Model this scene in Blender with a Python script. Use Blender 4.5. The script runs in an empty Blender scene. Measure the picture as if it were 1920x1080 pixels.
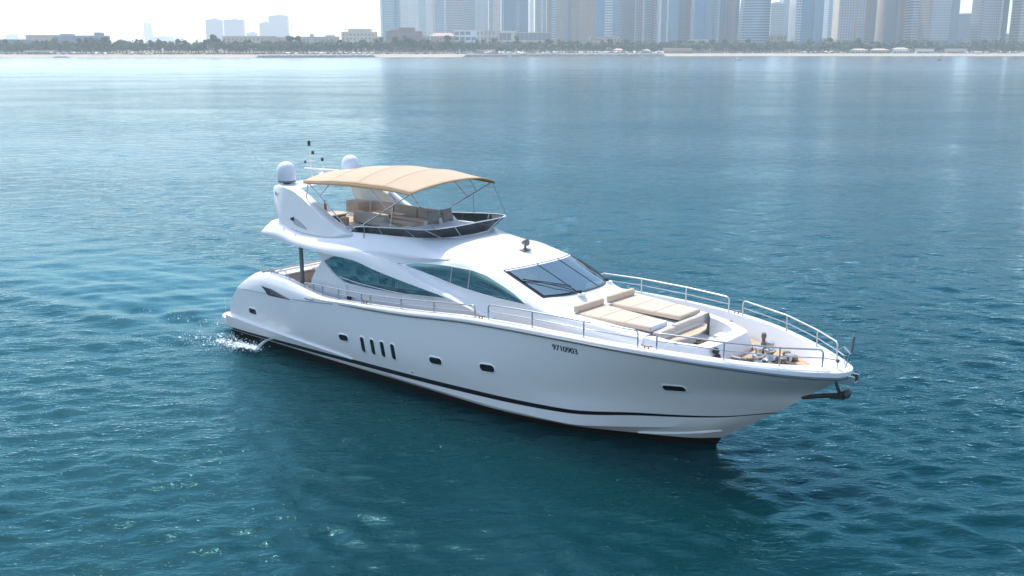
import bpy, bmesh, math, random
import numpy as np
from mathutils import Vector, Matrix
from mathutils.bvhtree import BVHTree
R = math.radians
random.seed(7)
rng = np.random.default_rng(11)
S = bpy.context.scene
C = S.collection

# ------------------------------------------------------------------ camera
CAM_H = 11.158
cam_d = bpy.data.cameras.new('camera'); cam = bpy.data.objects.new('camera', cam_d); C.objects.link(cam)
cam_d.sensor_width = 36; cam_d.lens = 36*1880/1920; cam_d.clip_start = .5; cam_d.clip_end = 30000
cam.location = (0, 0, CAM_H); cam.rotation_euler = (R(90-13.52), 0, 0)
S.camera = cam

# ------------------------------------------------------------------ sky, sun, exposure
SUN_AZ, SUN_EL = R(-31), R(60)        # azimuth clockwise from +Y (the view direction)
world = bpy.data.worlds.new('World'); S.world = world; world.use_nodes = True
wn = world.node_tree.nodes; wl = world.node_tree.links
bg = wn['Background']; sky = wn.new('ShaderNodeTexSky')
sky.sky_type = 'NISHITA'; sky.sun_disc = False
sky.sun_elevation = SUN_EL; sky.sun_rotation = SUN_AZ
sky.air_density = 1.0; sky.dust_density = 1.3; sky.ozone_density = 1.0; sky.altitude = 0
wl.new(sky.outputs[0], bg.inputs[0]); bg.inputs[1].default_value = .16
sun_d = bpy.data.lights.new('sun', 'SUN'); sun = bpy.data.objects.new('sun', sun_d); C.objects.link(sun)
sun_d.energy = 2.25; sun_d.angle = R(.53); sun_d.color = (1, .95, .87)
sdir = Vector((math.sin(SUN_AZ)*math.cos(SUN_EL), math.cos(SUN_AZ)*math.cos(SUN_EL), math.sin(SUN_EL)))
sun.rotation_euler = sdir.to_track_quat('Z', 'Y').to_euler()
sun.location = (-60, 80, 120)
S.view_settings.view_transform = 'Standard'; S.view_settings.look = 'None'
S.view_settings.exposure = 1.0; S.view_settings.gamma = 1
S.cycles.max_bounces = 8; S.cycles.volume_bounces = 1; S.cycles.transparent_max_bounces = 12
S.cycles.sample_clamp_indirect = 4; S.cycles.sample_clamp_direct = 14
S.cycles.caustics_reflective = False; S.cycles.caustics_refractive = False
S.cycles.use_denoising = True

# ------------------------------------------------------------------ helpers
def nt(m):
    m.use_nodes = True
    return m.node_tree.nodes, m.node_tree.links
def mat(name, col, rough=.5, metal=0, spec=.5, noise=0, nscale=3, bump=0, bscale=40, coat=0, sheen=0):
    m = bpy.data.materials.new(name); n, l = nt(m); b = n['Principled BSDF']
    b.inputs['Base Color'].default_value = (*col, 1); b.inputs['Roughness'].default_value = rough
    b.inputs['Metallic'].default_value = metal; b.inputs['Specular IOR Level'].default_value = spec
    b.inputs['Coat Weight'].default_value = coat; b.inputs['Coat Roughness'].default_value = .06
    b.inputs['Sheen Weight'].default_value = sheen
    tc = n.new('ShaderNodeTexCoord')
    if noise:
        t = n.new('ShaderNodeTexNoise'); t.inputs['Scale'].default_value = nscale; t.inputs['Detail'].default_value = 5
        l.new(tc.outputs['Object'], t.inputs['Vector'])
        r = n.new('ShaderNodeMapRange'); r.inputs['From Min'].default_value = .3; r.inputs['From Max'].default_value = .7
        r.inputs['To Min'].default_value = 1-noise; r.inputs['To Max'].default_value = 1+noise*.5
        l.new(t.outputs[0], r.inputs[0])
        mx = n.new('ShaderNodeVectorMath'); mx.operation = 'SCALE'; mx.inputs[0].default_value = col
        l.new(r.outputs[0], mx.inputs['Scale']); l.new(mx.outputs[0], b.inputs['Base Color'])
    if bump:
        t2 = n.new('ShaderNodeTexNoise'); t2.inputs['Scale'].default_value = bscale; t2.inputs['Detail'].default_value = 3
        l.new(tc.outputs['Object'], t2.inputs['Vector'])
        bp = n.new('ShaderNodeBump'); bp.inputs['Strength'].default_value = bump; bp.inputs['Distance'].default_value = .02
        l.new(t2.outputs[0], bp.inputs['Height']); l.new(bp.outputs[0], b.inputs['Normal'])
    return m
def tag(o, label=None, cat=None, group=None, kind=None):
    if label: o['label'] = label
    if cat: o['category'] = cat
    if group: o['group'] = group
    if kind: o['kind'] = kind
    return o
def mk(name, v, f, m=None, parent=None, smooth=35, loc=None):
    me = bpy.data.meshes.new(name); me.from_pydata([tuple(map(float, q)) for q in v], [], [tuple(map(int, q)) for q in f]); me.update()
    bm = bmesh.new(); bm.from_mesh(me); bmesh.ops.remove_doubles(bm, verts=bm.verts, dist=1e-5)
    bmesh.ops.recalc_face_normals(bm, faces=bm.faces); bm.to_mesh(me); bm.free()
    if smooth:
        me.polygons.foreach_set('use_smooth', [True]*len(me.polygons)); me.set_sharp_from_angle(angle=R(smooth))
    if m: me.materials.append(m)
    o = bpy.data.objects.new(name, me); C.objects.link(o)
    if parent: o.parent = parent
    if loc: o.location = loc
    return o
def empty(name, loc=(0, 0, 0), rz=0, parent=None):
    o = bpy.data.objects.new(name, None); C.objects.link(o); o.location = loc; o.rotation_euler = (0, 0, rz)
    o.empty_display_size = .5
    if parent: o.parent = parent
    return o
class MB:
    """collects vertices and faces for ONE mesh"""
    def __init__(s): s.v = []; s.f = []
    def add(s, v, f):
        k = len(s.v); s.v += [tuple(map(float, q)) for q in v]; s.f += [tuple(k+i for i in q) for q in f]; return s
    def box(s, x0, x1, y0, y1, z0, z1):
        return s.add([(x0,y0,z0),(x1,y0,z0),(x1,y1,z0),(x0,y1,z0),(x0,y0,z1),(x1,y0,z1),(x1,y1,z1),(x0,y1,z1)],
              [(0,3,2,1),(4,5,6,7),(0,1,5,4),(1,2,6,5),(2,3,7,6),(3,0,4,7)])
    def rows(s, rows, close_v=False, cap=False):
        n = len(rows[0]); m = len(rows); v = [p for r in rows for p in r]; f = []
        for i in range(m-1):
            for j in range(n if close_v else n-1):
                k = (j+1) % n; f.append((i*n+j, i*n+k, (i+1)*n+k, (i+1)*n+j))
        if cap: f.append(tuple(range(n))); f.append(tuple((m-1)*n+j for j in range(n))[::-1])
        return s.add(v, f)
    def tube(s, pts, r, n=8, cap=True, closed=False):
        P = [Vector(p) for p in pts]; rows = []; up = None; N = len(P)
        rr = r if hasattr(r, '__len__') else [r]*N
        for i, p in enumerate(P):
            if closed: t = P[(i+1) % N]-P[i-1]
            else: t = (P[min(i+1, N-1)]-P[max(i-1, 0)])
            t.normalize()
            if up is None: up = Vector((0, 0, 1)) if abs(t.z) < .9 else Vector((1, 0, 0))
            a = t.cross(up)
            if a.length < 1e-4: a = t.orthogonal()
            a.normalize(); b = a.cross(t).normalized(); up = b
            rows.append([p+(a*math.cos(2*math.pi*k/n)+b*math.sin(2*math.pi*k/n))*rr[i] for k in range(n)])
        if closed: rows.append(rows[0])
        return s.rows(rows, close_v=True, cap=cap and not closed)
    def lathe(s, prof, c, n=24):
        rows = [[(c[0]+r*math.cos(2*math.pi*k/n), c[1]+r*math.sin(2*math.pi*k/n), c[2]+z) for k in range(n)] for r, z in prof]
        return s.rows(rows, close_v=True, cap=True)
    def prism(s, poly, y0, y1):
        """polygon in (x,z) extruded between two y"""
        n = len(poly); v = [(x, y0, z) for x, z in poly]+[(x, y1, z) for x, z in poly]
        f = [tuple(range(n)), tuple(range(2*n-1, n-1, -1))]+[(i, i+n, (i+1) % n+n, (i+1) % n) for i in range(n)]
        return s.add(v, f)
    def prismz(s, poly, z0, z1):
        n = len(poly); v = [(x, y, z0) for x, y in poly]+[(x, y, z1) for x, y in poly]
        f = [tuple(range(n))[::-1], tuple(range(n, 2*n))]+[(i, (i+1) % n, (i+1) % n+n, i+n) for i in range(n)]
        return s.add(v, f)
    def build(s, name, m=None, parent=None, smooth=35, bevel=0, seg=3, subsurf=0, loc=None):
        o = mk(name, s.v, s.f, m, parent, smooth, loc)
        if bevel:
            b = o.modifiers.new('bevel', 'BEVEL'); b.width = bevel; b.segments = seg; b.limit_method = 'ANGLE'; b.angle_limit = R(30)
        if subsurf:
            q = o.modifiers.new('sub', 'SUBSURF'); q.levels = q.render_levels = subsurf
        return o
def cr(pts, n):
    """Catmull-Rom through points, n samples per span (centripetal-ish by uniform)"""
    P = np.array(pts, float); P = np.vstack([2*P[0]-P[1], P, 2*P[-1]-P[-2]]); out = []
    for i in range(1, len(P)-2):
        p0, p1, p2, p3 = P[i-1:i+3]
        for k in range(n):
            t = k/n
            out.append(.5*((2*p1)+(-p0+p2)*t+(2*p0-5*p1+4*p2-p3)*t*t+(-p0+3*p1-3*p2+p3)*t**3))
    out.append(P[-2]); return np.array(out)
def pch(xs, ys, x):
    """monotone cubic interpolation"""
    xs = np.array(xs, float); ys = np.array(ys, float); h = np.diff(xs); d = np.diff(ys)/h; m = np.zeros_like(ys)
    m[0] = d[0]; m[-1] = d[-1]
    for i in range(1, len(xs)-1):
        if d[i-1]*d[i] > 0:
            w1 = 2*h[i]+h[i-1]; w2 = h[i]+2*h[i-1]; m[i] = (w1+w2)/(w1/d[i-1]+w2/d[i])
    x = np.clip(x, xs[0], xs[-1]); i = np.clip(np.searchsorted(xs, x)-1, 0, len(xs)-2); t = (x-xs[i])/h[i]
    return ((1+2*t)*(1-t)**2*ys[i]+t*(1-t)**2*h[i]*m[i]+t*t*(3-2*t)*ys[i+1]+t*t*(t-1)*h[i]*m[i+1])
def curve(pts, n):
    """list of (x,y,z) with rising x -> n samples evenly spaced in x fraction, end-clustered"""
    P = np.array(pts, float); t = np.linspace(0, 1, n); t = 1-(1-t)**1.35
    x = P[0, 0]+(P[-1, 0]-P[0, 0])*t
    return np.stack([x, pch(P[:, 0], P[:, 1], x), pch(P[:, 0], P[:, 2], x)], 1)
def copy_tree(o, parent=None, loc=None):
    c = o.copy(); C.objects.link(c)
    if parent: c.parent = parent
    if loc is not None: c.location = loc
    for ch in list(o.children): copy_tree(ch, c)
    return c
def mir(a):
    a = np.array(a, float).copy(); a[..., 1] *= -1; return a
def fillet(path, r, n=5):
    """round the inner corners of a polyline"""
    P = [Vector(p) for p in path]; out = [P[0]]
    for i in range(1, len(P)-1):
        a = P[i-1]-P[i]; b = P[i+1]-P[i]
        if math.pi-a.angle(b) < .12: out.append(P[i]); continue
        d = min(r, a.length*.45, b.length*.45); p = P[i]+a.normalized()*d; q = P[i]+b.normalized()*d
        for k in range(n+1):
            t = k/n; out.append(p*(1-t)**2+P[i]*2*t*(1-t)+q*t*t)
    out.append(P[-1]); return out
# ------------------------------------------------------------------ water
def make_water():
    ys = [6.0]
    while ys[-1] < 7000: ys.append(ys[-1]+max(.14, .0056*ys[-1]))
    xs = [0.0]
    while xs[-1] < 5200: xs.append(xs[-1]+max(.16, .0105*(xs[-1]-5)))
    xs = np.array([-q for q in xs[:0:-1]]+xs); ys = np.array([-4000., -400, -60, -10, 0, 3]+ys)
    X, Y = np.meshgrid(xs, ys); Z = np.zeros_like(X)
    sp = np.maximum(np.maximum(.14, .0056*np.abs(Y)), np.maximum(.16, .0105*(np.abs(X)-5)))
    for k in range(84):
        lam = math.exp(rng.uniform(math.log(.45), math.log(3.6))); th = R(90)+rng.normal(R(-8), R(36))
        amp = .021*lam/(2*math.pi)*rng.uniform(.5, 1.4)*(1.5 if lam < 1.3 else .62)
        fade = np.clip((lam/sp-2.6)/1.6, 0, 1); kx, ky = math.cos(th)*2*math.pi/lam, math.sin(th)*2*math.pi/lam
        # slow phase wander keeps crests short
        ph = rng.uniform(0, 6.28)+1.1*np.sin(X*rng.uniform(.03, .12)+Y*rng.uniform(-.05, .05)+rng.uniform(0, 6))
        w = np.sin(kx*X+ky*Y+ph); Z += amp*fade*(w+.25*(w*w-.5))
    # gusts: rougher and calmer patches
    g = .85+.25*np.sin(X*.041+Y*.013+1)+.2*np.sin(X*.017-Y*.031+2)
    Z *= np.clip(g, .45, 1.35)
    # wake: a calmer band behind the stern and the diverging waves on both sides of it
    c, s = math.cos(HEAD), math.sin(HEAD); lx = (X-BX)*c+(Y-BY)*s; ly = -(X-BX)*s+(Y-BY)*c
    aft = np.clip((3-lx)/4, 0, 1)*np.exp(-np.clip(-lx, 0, None)/70)
    core = np.exp(-(ly/(3.2+.06*np.clip(-lx, 0, None)))**2)*aft
    Z *= 1-.5*core
    for sg in (1, -1):
        q = sg*ly-(2.4+.33*np.clip(3-lx, 0, None))
        Z += aft*.055*np.exp(-(q/3.2)**2)*np.sin(2*math.pi*(q*.9-lx*.16)/2.3)
    # lee of the hull: flatter water close to its near side
    lee = np.exp(-((np.abs(ly+5.5))/4.0)**2)*np.clip((lx-2)/5, 0, 1)*np.clip((24-lx)/4, 0, 1)
    Z *= 1-.6*lee; Z -= .13
    n, m = X.shape; V = np.stack([X, Y, Z], -1).reshape(-1, 3)
    i = np.arange(n*m).reshape(n, m); F = np.stack([i[:-1, :-1], i[:-1, 1:], i[1:, 1:], i[1:, :-1]], -1).reshape(-1, 4)
    me = bpy.data.meshes.new('sea_water'); me.vertices.add(len(V)); me.vertices.foreach_set('co', V.ravel().astype(np.float32))
    me.loops.add(F.size); me.loops.foreach_set('vertex_index', F.ravel().astype(np.int32))
    me.polygons.add(len(F)); me.polygons.foreach_set('loop_start', (np.arange(len(F))*4).astype(np.int32))
    me.update(); me.validate(); me.polygons.foreach_set('use_smooth', np.ones(len(F), bool))
    o = bpy.data.objects.new('sea_water', me); C.objects.link(o); tag(o, kind='structure')
    m = bpy.data.materials.new('sea water'); nn, l = nt(m); b = nn['Principled BSDF']; me.materials.append(m)
    b.inputs['Base Color'].default_value = (.0015, .062, .088, 1); b.inputs['IOR'].default_value = 1.333
    b.inputs['Specular IOR Level'].default_value = 0
    m.node_tree.nodes['Principled BSDF'].subsurface_method = 'BURLEY'; b.inputs['Subsurface Weight'].default_value = 1; b.inputs['Subsurface Radius'].default_value = (.4, 1, 1.1); b.inputs['Subsurface Scale'].default_value = 6
    geo = nn.new('ShaderNodeNewGeometry')
    # body colour varies in broad soft patches (depth and turbidity)
    t0 = nn.new('ShaderNodeTexNoise'); t0.inputs['Scale'].default_value = .035; t0.inputs['Detail'].default_value = 3
    l.new(geo.outputs['Position'], t0.inputs['Vector'])
    cr_ = nn.new('ShaderNodeMix'); cr_.data_type = 'RGBA'; cr_.inputs['A'].default_value = (.00002, .0125, .0170, 1); cr_.inputs['B'].default_value = (.00004, .028, .0325, 1)
    l.new(t0.outputs[0], cr_.inputs['Factor']); l.new(cr_.outputs['Result'], b.inputs['Base Color'])
    # pale aerated water trailing from the stern
    wm = nn.new('ShaderNodeMapping'); wm.vector_type = 'TEXTURE'; wm.inputs['Location'].default_value = (BX, BY, 0); wm.inputs['Rotation'].default_value = (0, 0, HEAD); l.new(geo.outputs['Position'], wm.inputs['Vector'])
    sx = nn.new('ShaderNodeSeparateXYZ'); l.new(wm.outputs[0], sx.inputs[0])
    def rng_(sock, a, b_, lo=0, hi=1):
        r = nn.new('ShaderNodeMapRange'); r.interpolation_type = 'SMOOTHSTEP'; r.inputs['From Min'].default_value = a; r.inputs['From Max'].default_value = b_; r.inputs['To Min'].default_value = lo; r.inputs['To Max'].default_value = hi; l.new(sock, r.inputs[0]); return r.outputs[0]
    def mul(a, b_):
        r = nn.new('ShaderNodeMath'); r.operation = 'MULTIPLY'; l.new(a, r.inputs[0]); l.new(b_, r.inputs[1]); return r.outputs[0]
    ab = nn.new('ShaderNodeMath'); ab.operation = 'ABSOLUTE'; l.new(sx.outputs[1], ab.inputs[0])
    tw = nn.new('ShaderNodeTexNoise'); tw.inputs['Scale'].default_value = .5; tw.inputs['Detail'].default_value = 6; tw.inputs['Distortion'].default_value = 1.2
    wm2 = nn.new('ShaderNodeMapping'); wm2.inputs['Scale'].default_value = (.35, 1.3, 1); l.new(wm.outputs[0], wm2.inputs['Vector']); l.new(wm2.outputs[0], tw.inputs['Vector'])
    wk = mul(mul(rng_(sx.outputs[0], 2.0, -1.0), rng_(sx.outputs[0], -38, 0)), mul(rng_(ab.outputs[0], 6.5, 1.5), rng_(tw.outputs[0], .38, .68)))
    wx = nn.new('ShaderNodeMix'); wx.data_type = 'RGBA'; wx.inputs['B'].default_value = (.035, .08, .085, 1); l.new(wk, wx.inputs['Factor']); l.new(cr_.outputs['Result'], wx.inputs['A']); l.new(wx.outputs['Result'], b.inputs['Base Color'])
    mp = nn.new('ShaderNodeMapping'); mp.inputs['Scale'].default_value = (1, 2.1, 1); mp.inputs['Rotation'].default_value = (0, 0, R(8))
    l.new(geo.outputs['Position'], mp.inputs['Vector'])
    tg = nn.new('ShaderNodeTexNoise'); tg.inputs['Scale'].default_value = .022; tg.inputs['Detail'].default_value = 4; l.new(mp.outputs[0], tg.inputs['Vector'])
    gr = nn.new('ShaderNodeMapRange'); gr.inputs['From Min'].default_value = .35; gr.inputs['From Max'].default_value = .65; gr.inputs['To Min'].default_value = .6; gr.inputs['To Max'].default_value = 1.25
    l.new(tg.outputs[0], gr.inputs[0])
    calm = nn.new('ShaderNodeMath'); calm.operation = 'MULTIPLY'; cm_ = mul(mul(rng_(sx.outputs[0], 1.0, -3.0), rng_(sx.outputs[0], -60, -5)), rng_(ab.outputs[0], 7.5, 2.5)); ci = nn.new('ShaderNodeMapRange'); ci.inputs['To Min'].default_value = 1; ci.inputs['To Max'].default_value = .3; l.new(cm_, ci.inputs[0]); l.new(gr.outputs[0], calm.inputs[0]); l.new(ci.outputs[0], calm.inputs[1])
    prev = None
    for sc, st, ds, ty in ((.28, .5, .22, 'FBM'), (.85, .5, .11, 'FBM'), (1.3, .5, .06, 'RIDGED_MULTIFRACTAL'), (3.1, .65, .055, 'FBM'), (8.5, .7, .02, 'FBM')):
        t = nn.new('ShaderNodeTexNoise'); t.noise_type = ty; t.inputs['Scale'].default_value = sc; t.inputs['Detail'].default_value = 2.5
        t.inputs['Roughness'].default_value = .5; t.inputs['Distortion'].default_value = .5; l.new(mp.outputs[0], t.inputs['Vector'])
        bp = nn.new('ShaderNodeBump'); bp.inputs['Distance'].default_value = ds
        ms_ = nn.new('ShaderNodeMath'); ms_.operation = 'MULTIPLY'; ms_.inputs[1].default_value = st; l.new(calm.outputs[0], ms_.inputs[0]); l.new(ms_.outputs[0], bp.inputs['Strength'])
        l.new(t.outputs[0], bp.inputs['Height'])
        if prev: l.new(prev.outputs[0], bp.inputs['Normal'])
        prev = bp
    l.new(prev.outputs[0], b.inputs['Normal'])
    ln = nn.new('ShaderNodeVectorMath'); ln.operation = 'LENGTH'; l.new(geo.outputs['Position'], ln.inputs[0])
    mr = nn.new('ShaderNodeMapRange'); mr.inputs['From Min'].default_value = 40; mr.inputs['From Max'].default_value = 600
    mr.inputs['To Min'].default_value = .035; mr.inputs['To Max'].default_value = .17
    l.new(ln.outputs['Value'], mr.inputs[0])
    # surface reflection: cyan when looking down into it, neutral towards grazing
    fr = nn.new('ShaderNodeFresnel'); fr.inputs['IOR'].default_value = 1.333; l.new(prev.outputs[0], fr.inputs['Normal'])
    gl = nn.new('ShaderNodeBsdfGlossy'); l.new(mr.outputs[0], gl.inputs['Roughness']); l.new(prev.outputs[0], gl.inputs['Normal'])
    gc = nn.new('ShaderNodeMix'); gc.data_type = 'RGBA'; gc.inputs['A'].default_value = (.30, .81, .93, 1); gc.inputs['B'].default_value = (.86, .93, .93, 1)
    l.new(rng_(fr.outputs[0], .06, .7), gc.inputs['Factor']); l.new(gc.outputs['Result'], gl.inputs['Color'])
    fs = nn.new('ShaderNodeMath'); fs.operation = 'MULTIPLY'; fs.inputs[1].default_value = 1.05; fs.use_clamp = True; l.new(fr.outputs[0], fs.inputs[0])
    mxs = nn.new('ShaderNodeMixShader'); l.new(fs.outputs[0], mxs.inputs[0]); l.new(b.outputs[0], mxs.inputs[1]); l.new(gl.outputs[0], mxs.inputs[2]); l.new(mxs.outputs[0], nn['Material Output'].inputs['Surface'])
    return o
BX, BY, HEAD = -10.401, 41.766, R(-41.203)      # the yacht's origin on the water and its heading
make_water()
# ------------------------------------------------------------------ yacht materials
M = {}
M['gel'] = mat('white gelcoat', (.80, .80, .79), .28, coat=.35)
M['hull'] = mat('hull gelcoat', (.88, .86, .83), .16, coat=.8)
M['black'] = mat('black stripe', (.006, .007, .008), .3)
M['anti'] = mat('dark antifouling', (.003, .0035, .004), .7, spec=.15, noise=.3)
M['rub'] = mat('grey rub rail', (.10, .12, .135), .35)
M['steel'] = mat('polished steel', (.50, .52, .54), .22, metal=.9)
M['steelw'] = mat('satin rail', (.62, .62, .61), .3, metal=.6)
M['dsteel'] = mat('dark steel', (.16, .17, .175), .4, metal=.3)
M['gun'] = mat('weathered fittings', (.23, .20, .17), .45, metal=.4, noise=.5, nscale=9)
M['tan'] = mat('tan cushion', (.60, .47, .345), .85, noise=.06, nscale=2, bump=.15, bscale=160, sheen=.2)
M['tan2'] = mat('tan sofa', (.50, .445, .38), .85, noise=.10, nscale=2.5, bump=.2, bscale=120, sheen=.2)
M['taupe'] = mat('taupe cushion', (.28, .245, .21), .9, noise=.08, nscale=3, bump=.2, bscale=140, sheen=.2)
M['lilac'] = mat('white vinyl pad', (.70, .70, .74), .6, noise=.04, bump=.06, bscale=30)
M['canvas'] = mat('sand canvas', (.54, .41, .285), .9, noise=.05, nscale=1.2, bump=.25, bscale=220)
M['wood'] = mat('varnished teak', (.52, .31, .14), .4, noise=.3, nscale=6)
M['honey'] = mat('honey wood', (.62, .49, .33), .4, noise=.15, nscale=5)
M['orange'] = mat('orange plastic', (.55, .12, .05), .5)
M['dome'] = mat('radome', (.70, .74, .79), .35, coat=.2)
M['darkplastic'] = mat('dark plastic', (.02, .02, .022), .5)
M['grey'] = mat('grey non slip', (.50, .52, .53), .8, noise=.06, nscale=3, bump=.3, bscale=180)
M['shade'] = mat('tan interior', (.45, .36, .25), .8, noise=.1)

def teak(name, ang, base=(.56, .385, .24)):
    m = bpy.data.materials.new(name); n, l = nt(m); b = n['Principled BSDF']; b.inputs['Roughness'].default_value = .7
    tc = n.new('ShaderNodeTexCoord'); mp = n.new('ShaderNodeMapping'); mp.inputs['Rotation'].default_value = (0, 0, ang)
    l.new(tc.outputs['Object'], mp.inputs['Vector'])
    bk = n.new('ShaderNodeTexBrick'); bk.inputs['Scale'].default_value = 1; bk.inputs['Brick Width'].default_value = 2.3; bk.inputs['Row Height'].default_value = .075
    bk.inputs['Mortar Size'].default_value = .006; bk.inputs['Color1'].default_value = (*base, 1); bk.inputs['Color2'].default_value = (base[0]*.86, base[1]*.86, base[2]*.84, 1)
    bk.inputs['Mortar'].default_value = (.06, .045, .035, 1); l.new(mp.outputs[0], bk.inputs['Vector'])
    ns = n.new('ShaderNodeTexNoise'); ns.inputs['Scale'].default_value = 4; l.new(tc.outputs['Object'], ns.inputs['Vector'])
    mx = n.new('ShaderNodeMix'); mx.data_type = 'RGBA'; mx.blend_type = 'MULTIPLY'; mx.inputs['Factor'].default_value = .5
    l.new(bk.outputs[0], mx.inputs['A']); l.new(ns.outputs['Color'], mx.inputs['B']); 
    r = n.new('ShaderNodeMapRange'); r.inputs['To Min'].default_value = .75; r.inputs['To Max'].default_value = 1.2; l.new(ns.outputs[0], r.inputs[0])
    sc = n.new('ShaderNodeVectorMath'); sc.operation = 'SCALE'; l.new(bk.outputs[0], sc.inputs[0]); l.new(r.outputs[0], sc.inputs['Scale'])
    l.new(sc.outputs[0], b.inputs['Base Color']); return m
M['teak'] = teak('teak deck', 0)

def glass(name, col, metal, rough=.03, wav=0.0):
    m = bpy.data.materials.new(name); n, l = nt(m); b = n['Principled BSDF']
    b.inputs['Base Color'].default_value = (*col, 1); b.inputs['Metallic'].default_value = metal; b.inputs['Roughness'].default_value = rough
    if wav:
        tc = n.new('ShaderNodeTexCoord'); t = n.new('ShaderNodeTexNoise'); t.inputs['Scale'].default_value = 1.6; l.new(tc.outputs['Object'], t.inputs[0])
        bp = n.new('ShaderNodeBump'); bp.inputs['Strength'].default_value = wav; bp.inputs['Distance'].default_value = .02
        l.new(t.outputs[0], bp.inputs['Height']); l.new(bp.outputs[0], b.inputs['Normal'])
    return m
M['sideglass'] = glass('mirrored side glass', (.15, .27, .30), .8, .012, .06)
M['portglass'] = glass('dark port glass', (.01, .016, .018), 0, .08)
def tinted(name, tint, mix):
    m = bpy.data.materials.new(name); n, l = nt(m); b = n['Principled BSDF']
    b.inputs['Base Color'].default_value = (.012, .015, .016, 1); b.inputs['Roughness'].default_value = .06
    t = n.new('ShaderNodeBsdfTransparent'); t.inputs[0].default_value = (*tint, 1)
    x = n.new('ShaderNodeMixShader'); x.inputs[0].default_value = mix
    l.new(t.outputs[0], x.inputs[1]); l.new(b.outputs[0], x.inputs[2]); l.new(x.outputs[0], n['Material Output'].inputs[0]); return m
M['smoke'] = tinted('smoked acrylic', (.26, .28, .24), .80)
M['wsglass'] = tinted('blue tinted windscreen', (.40, .58, .70), .5)
b_ = M['wsglass'].node_tree.nodes['Principled BSDF']; b_.inputs['Base Color'].default_value = (.28, .44, .52, 1); b_.inputs['Metallic'].default_value = .7; b_.inputs['Roughness'].default_value = .02
M['hemc'] = mat('canvas edge', (.50, .33, .165), .9, bump=.2, bscale=200)
M['dash'] = mat('pale dashboard', (.42, .46, .44), .6, noise=.1)

# ------------------------------------------------------------------ the yacht
Y = empty('motor_yacht', (BX, BY, 0), HEAD)
tag(Y, 'large white motor yacht with a sand coloured bimini, afloat in the foreground', 'yacht')
NU = 90
HC = [   # hull curves, bottom to top: (x aft->bow, half breadth, z)
 [(1.25, 1.9, -.7), (6.5, 2.0, -.7), (14, 1.5, -.7), (18, .7, -.65), (20.6, 0, -.6)],
 [(1.22, 2.60, -.22), (6.5, 2.64, -.22), (10.8, 2.58, -.22), (14.6, 2.48, -.22), (17.5, 2.02, -.22), (19.8, 1.06, -.22), (21.2, .36, -.22), (21.72, 0, -.22)],
 [(1.22, 2.66, .05), (6.7, 2.71, .10), (10.9, 2.66, .11), (14.75, 2.59, .11), (17.7, 2.18, .11), (19.95, 1.24, .11), (21.3, .54, .11), (21.93, 0, .12)],
 [(1.22, 2.67, .07), (6.6, 2.755, .16), (11, 2.75, .21), (14.75, 2.66, .21), (17.8, 2.30, .20), (20.0, 1.58, .42), (22.0, .74, .72), (23.05, 0, .93)],
 [(1.22, 2.68, .08), (6.6, 2.78, .21), (11, 2.78, .33), (14.75, 2.68, .44), (18, 2.31, .56), (20.2, 1.66, .84), (22.2, .78, 1.03), (23.52, 0, 1.26)],
 [(1.22, 2.70, .19), (6.6, 2.80, .36), (11, 2.81, .49), (14.75, 2.71, .60), (18, 2.36, .70), (20.2, 1.72, .94), (22.3, .80, 1.10), (23.60, 0, 1.31)],
 [(1.22, 2.76, .62), (6.6, 2.92, .85), (11, 2.95, 1.0), (15, 2.84, 1.12), (18, 2.47, 1.23), (20.4, 1.86, 1.42), (22.5, 1.0, 1.55), (24.02, 0, 1.64)],
 [(1.42, 2.82, 1.30), (6.6, 3.0, 1.42), (11, 3.03, 1.55), (15, 2.97, 1.75), (18, 2.70, 1.90), (20.7, 2.10, 2.02), (22.9, 1.2, 2.10), (24.62, 0, 2.12)],
 [(1.95, 2.86, 1.95), (4.1, 2.98, 2.08), (5.6, 3.03, 2.14), (7.3, 3.07, 2.29), (8.5, 3.09, 2.42), (11.66, 3.10, 2.62), (15.1, 3.09, 2.93), (17.3, 3.03, 3.01), (19.2, 2.90, 3.04), (20.84, 2.66, 3.03), (22.3, 2.27, 2.98), (23.6, 1.70, 2.90), (24.5, 1.17, 2.83), (25.2, .62, 2.79), (25.5, .30, 2.78), (25.58, 0, 2.78)],
]
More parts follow.
